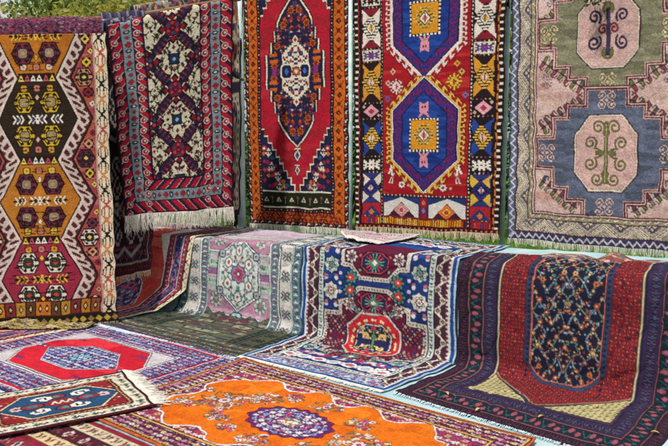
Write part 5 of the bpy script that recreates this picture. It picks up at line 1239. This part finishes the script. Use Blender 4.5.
rh = spread((-4.36, -3.185), math.radians(4.0), 1.95, 1.34, .016, draw_redhex(), 'rug with plain red hexagon and violet medallion lying below the kilim', .003, 5)
stp = spread((-2.75, -2.02), math.radians(4.5), 2.3, .95, .016, draw_stripes(), 'maroon and cream striped rug mostly under the others at bottom left', .002, 7)
org = spread((-2.36, -3.06), math.radians(5.0), 2.15, 1.27, .029, draw_orange(), 'bright orange rug with round violet medallion in the foreground', .003, 9)
P = o_grid[org.name]; fringe(org, P[:, 0], P[10, 0] - P[10, 8], .02, M_FR_CREAM, 160, .002, 21, droop=.016)
ang = math.atan2(-.88 + .04, .385)
sm = spread((-3.656, -2.521), math.atan2(-.40, .176), .90, .68, .047, draw_small(), 'small rug with navy hexagon, white hooks and white fringe at bottom left', .004, 11, .011)
P = o_grid[sm.name]; fringe(sm, P[:, -1], P[10, -1] - P[10, -9], .11, M_FR_WHITE, 200, .0028, 22, droop=.036)
fringe(sm, P[:, 0], P[10, 0] - P[10, 8], .11, M_FR_WHITE, 200, .0028, 23, droop=.020)
# crumpled yellow cloth at the kilim's foot
ycl = rug('cloth', [(sn(-6.0, -3.24, .04), sn(-4.98, -3.82, .036)), (sn(-5.97, -3.2, .06), sn(-4.95, -3.78, .05)), (sn(-5.9, -3.08, .045), sn(-4.96, -3.66, .034)), (sn(-5.84, -3.02, .034), sn(-4.98, -3.62, .032))], draw_cap(451, 'straw'), 'crumpled yellow cloth on the ground along the foot of the kilim', 'cloth', None, wr(.028, 14, 8, 71), M_FLAT, .006, floor=.031)

# fallen leaves on the dark rug
M_LEAF = noisy('dry_leaf', 'b08a4a', 'd8bd82', 30, .8)
for i, (x, y, lab) in enumerate(((447, 394.5, 'pale dry leaf on the dark border left of the left cream corner'), (478, 411, 'dry yellow leaf on the dark border below the left cream corner'), (541, 418, 'curled tan leaf between the two cream corners'), (597, 407, 'small dry leaf lying on the right cream corner'), (655, 434, 'dry tan leaf on the dark border nearest the bottom right corner'))):
    s, n = s_floor(x, y, .018); rng = random.Random(i + 5); a = rng.uniform(0, 6.28); r = .021
    V = []; Fc = []
    for k in range(7):
        t = k / 6; w = .42 * r * math.sin(math.pi * min(.98, t * .92 + .06)); lift = .008 * math.sin(t * 3) + .003
        for q, up in ((-1, .006), (0, 0), (1, .005)):
            u = (t - .5) * 2 * r; V.append(sn(s + u * math.cos(a) - q * w * math.sin(a), n + u * math.sin(a) + q * w * math.cos(a), .019 + lift + up * abs(q)))
    for k in range(6):
        for q in (0, 1): Fc.append((k * 3 + q, k * 3 + q + 1, k * 3 + 4 + q, k * 3 + 3 + q))
    o = mesh_obj('fallen_leaf', V, Fc, M_LEAF); md = o.modifiers.new('t', 'SOLIDIFY'); md.thickness = .0012
    props(o, lab, 'leaf', 'fallen leaves on the dark red rug')

# ------------------------------------------------------------------ lawn, trees, shrubs
lw = mesh_obj('lawn', [(-90, -20, 0), (90, -20, 0), (90, 160, 0), (-90, 160, 0)], [(0, 1, 2, 3)], M_LAWN, None, False); props(lw, kind='structure')
def leaf_mat(name, c1, c2, trans=.35):
    m, nt, b = nodes_of(name)
    oi = nt.nodes.new('ShaderNodeTexCoord'); no = nt.nodes.new('ShaderNodeTexNoise'); no.inputs['Scale'].default_value = 2.2; no.inputs['Detail'].default_value = 5
    nt.links.new(oi.outputs['Object'], no.inputs['Vector'])
    cr = nt.nodes.new('ShaderNodeValToRGB'); cr.color_ramp.elements[0].position = .35; cr.color_ramp.elements[1].position = .65
    cr.color_ramp.elements[0].color = (*lin(hx(c1)), 1); cr.color_ramp.elements[1].color = (*lin(hx(c2)), 1)
    nt.links.new(no.outputs['Fac'], cr.inputs[0]); nt.links.new(cr.outputs[0], b.inputs['Base Color']); b.inputs['Roughness'].default_value = .6
    tr = nt.nodes.new('ShaderNodeBsdfTranslucent'); nt.links.new(cr.outputs[0], tr.inputs['Color'])
    ms = nt.nodes.new('ShaderNodeMixShader'); ms.inputs[0].default_value = trans
    nt.links.new(b.outputs[0], ms.inputs[1]); nt.links.new(tr.outputs[0], ms.inputs[2]); nt.links.new(ms.outputs[0], nt.nodes['Material Output'].inputs['Surface'])
    return m
M_GRASS = leaf_mat('grass_blade', '3a6a1a', '7fa838', .3)
M_CROWN = leaf_mat('leaf_green', '46652a', '8f9f45', .45); M_CROWN2 = leaf_mat('leaf_yellow', '7f8a38', 'b9ad55', .5); M_SHRUB = leaf_mat('leaf_dark', '1f3a1c', '45682c', .3)
rng = np.random.default_rng(77)
nb = 42000
ss = rng.uniform(-6.4, 1.2, nb); nn = -5.5 - 5.5 * rng.random(nb) ** 1.7; hgt = rng.uniform(.04, .11, nb) + .05 * (rng.random(nb) < .05); an = rng.uniform(0, 6.28, nb); ln = rng.uniform(-.04, .04, (nb, 2)); wd = .0045
base = ss[:, None] * R2 + nn[:, None] * N2
V = np.zeros((nb, 3, 3)); V[:, 0, :2] = base + wd * np.stack([np.cos(an), np.sin(an)], 1); V[:, 1, :2] = base - wd * np.stack([np.cos(an), np.sin(an)], 1); V[:, 2, :2] = base + ln; V[:, 2, 2] = hgt
g = mesh_obj('grass', V.reshape(-1, 3), [(3 * i, 3 * i + 1, 3 * i + 2) for i in range(nb)], M_GRASS, None, False); props(g, kind='stuff')
def leaves(centres, rad, n, size, seed, squash=.8):
    r = np.random.default_rng(seed); C = np.asarray(centres)
    p = C[r.integers(0, len(C), n)] + r.normal(0, 1, (n, 3)) * np.array([rad, rad, rad * squash])
    a = r.normal(0, 1, (n, 3)); a /= np.linalg.norm(a, axis=1, keepdims=True); b = np.cross(a, r.normal(0, 1, (n, 3))); b /= np.linalg.norm(b, axis=1, keepdims=True)
    s = (size * r.uniform(.6, 1.3, n))[:, None]
    c = np.cross(a, b)
    V = np.stack([p - a * s, p - b * s * .45 + c * s * .1, p + a * s, p + b * s * .45 + c * s * .1], 1)
    return V.reshape(-1, 3), [(4 * i, 4 * i + 1, 4 * i + 2, 4 * i + 3) for i in range(n)]
def tree(x, y, h, cw, seed, mat, label, nleaf=9000, low=1.6, group='trees behind the rug stand'):
    r = random.Random(seed); root = empty('tree', (x, y, 0)); props(root, label, 'tree', group)
    top = np.array([x + r.uniform(-.3, .3), y, h * .75])
    tube('trunk', [np.array([x, y, 0]), np.array([x + .05, y, h * .2]), np.array([x + r.uniform(-.2, .2), y, h * .45]), top], [.2, .15, .11, .03], M_BARK, root, 10)
    cs = []
    for k in range(11):
        a = r.uniform(0, 6.28); z0 = r.uniform(low, h * .6); b = np.array([x, y, z0]); L = cw * r.uniform(.5, 1.0) * (1 - .4 * z0 / h)
        e = b + np.array([L * math.cos(a), L * math.sin(a), r.uniform(.1, .35) * h * .5]); m = (b + e) / 2 + np.array([0, 0, .2])
        tube('limb', [b, m, e], [.06, .04, .012], M_BARK, root, 6)
        cs += [e, m * .4 + e * .6 + np.array([r.uniform(-.4, .4), r.uniform(-.4, .4), r.uniform(-.2, .4)]), e + np.array([r.uniform(-.6, .6), r.uniform(-.6, .6), r.uniform(-.5, .5)])]
    cs.append(top)
    V, Fc = leaves(cs, .36, nleaf, .085, seed); mesh_obj('crown', V, Fc, mat, root, False)
for a in ((-8.6, 15.5, 5.6, 2.7, 1, M_CROWN2, 'yellow green tree at far left beyond the folded purple rug'), (-5.2, 17.5, 6.2, 2.6, 2, M_CROWN, 'green tree above the purple rug and the grey striped rug end'), (-3.2, 14.5, 5.4, 2.3, 3, M_CROWN2, 'light leaved tree above the cream lattice rug'), (-.2, 17, 6.5, 2.6, 4, M_CROWN, 'green tree behind the red medallion rug'), (3.2, 15, 6, 2.5, 5, M_CROWN, 'green tree glimpsed left of the washed pink rug'), (7.2, 17.5, 6.5, 2.7, 6, M_CROWN, 'green tree behind the washed pink rug')):
    tree(*a)
tree(2.9, -1.2, 6.3, 2.9, 21, M_CROWN, 'tree behind the visitor whose crown shades the right of the stall', 2600, 3.6, None)
def shrub(x, y, r, h, seed, label):
    rr = random.Random(seed); root = empty('shrub', (x, y, 0)); props(root, label, 'shrub', 'shrubs behind the rug stand')
    for k in range(5):
        a = rr.uniform(0, 6.28); tube('stem', [np.array([x, y, 0]), np.array([x + .3 * r * math.cos(a), y + .3 * r * math.sin(a), h * .4]), np.array([x + .6 * r * math.cos(a), y + .6 * r * math.sin(a), h * .8])], [.03, .02, .008], M_BARK, root, 6)
    cs = [np.array([x + rr.uniform(-r, r) * .7, y + rr.uniform(-r, r) * .7, rr.uniform(.15, .9) * h]) for _ in range(16)]
    V, Fc = leaves(cs, .24, 2600, .06, seed); mesh_obj('foliage', V, Fc, M_SHRUB, root, False)
for a in ((2.45, 11.2, 1.0, 2.5, 11, 'dark shrub seen through the gap left of the washed pink rug'), (.2, 11.8, 1.0, 2.2, 12, 'dark shrub behind the gap right of the red medallion rug'), (-1.6, 12.2, 1.0, 2.0, 13, 'dark shrub behind the post by the red medallion rug'), (-4.6, 11.5, 1.1, 1.9, 14, 'dark shrub behind the kilim')):
    shrub(*a)
# leafy twig hanging over the washed pink rug
b0 = plane_pt(607, -30, -5.93); b1 = plane_pt(597, -6, -5.90); b2 = plane_pt(594, 4, -5.88)
tw = tube('twig', [b0, b1, b2], [.006, .004, .002], M_BARK, None, 6); props(tw, 'dark leafy twig hanging over the top edge of the washed pink rug', 'twig')
V, Fc = leaves([b1 + (b2 - b1) * q for q in (-.6, -.2, .2, .5, .8)], .035, 60, .026, 5); mesh_obj('leaf', V, Fc, M_SHRUB, tw, False)

# ------------------------------------------------------------------ light and camera
SUN_EL, SUN_AZ = math.radians(61), math.radians(212)     # azimuth clockwise from +Y
w = bpy.data.worlds.new('World'); scene.world = w; w.use_nodes = True
nt = w.node_tree; bg = nt.nodes['Background']; sky = nt.nodes.new('ShaderNodeTexSky'); sky.sky_type = 'NISHITA'; sky.sun_disc = False
sky.sun_elevation = SUN_EL; sky.sun_rotation = SUN_AZ; sky.air_density = 1.0; sky.dust_density = 2.0; sky.ozone_density = .6
# thin white cloud over the blue
tcw = nt.nodes.new('ShaderNodeTexCoord'); cn = nt.nodes.new('ShaderNodeTexNoise'); cn.inputs['Scale'].default_value = 3.0; cn.inputs['Detail'].default_value = 7
nt.links.new(tcw.outputs['Generated'], cn.inputs['Vector'])
mrw = nt.nodes.new('ShaderNodeMapRange'); mrw.inputs[1].default_value = .3; mrw.inputs[2].default_value = .62; mrw.inputs[3].default_value = .35; mrw.inputs[4].default_value = 1.0; nt.links.new(cn.outputs['Fac'], mrw.inputs[0])
mxw = nt.nodes.new('ShaderNodeMix'); mxw.data_type = 'RGBA'; nt.links.new(mrw.outputs[0], mxw.inputs[0]); nt.links.new(sky.outputs[0], mxw.inputs[6]); mxw.inputs[7].default_value = (9, 9.1, 9.1, 1)
nt.links.new(mxw.outputs[2], bg.inputs[0]); bg.inputs[1].default_value = .06
sd = bpy.data.lights.new('sun', 'SUN'); sd.energy = 3.7; sd.angle = math.radians(3); sd.color = (1, .95, .87)
so = bpy.data.objects.new('sun', sd); COL.objects.link(so)
dirv = np.array([math.sin(SUN_AZ) * math.cos(SUN_EL), math.cos(SUN_AZ) * math.cos(SUN_EL), math.sin(SUN_EL)])
from mathutils import Vector
so.rotation_euler = Vector(dirv).to_track_quat('Z', 'Y').to_euler(); so.location = (0, -3, 8)
cd = bpy.data.cameras.new('camera'); cam = bpy.data.objects.new('camera', cd); COL.objects.link(cam)
cam.location = (0, 0, EYE); cam.rotation_euler = (math.pi / 2 - PITCH, 0, 0)
cd.sensor_width = 36; cd.lens = 36 * F / 668; cd.clip_end = 400; cd.clip_start = .05
cd.dof.use_dof = True; cd.dof.focus_distance = 5.6; cd.dof.aperture_fstop = 5.6
scene.camera = cam
scene.view_settings.view_transform = 'Standard'; scene.view_settings.look = 'None'; scene.view_settings.gamma = 1; scene.view_settings.exposure = 0.26
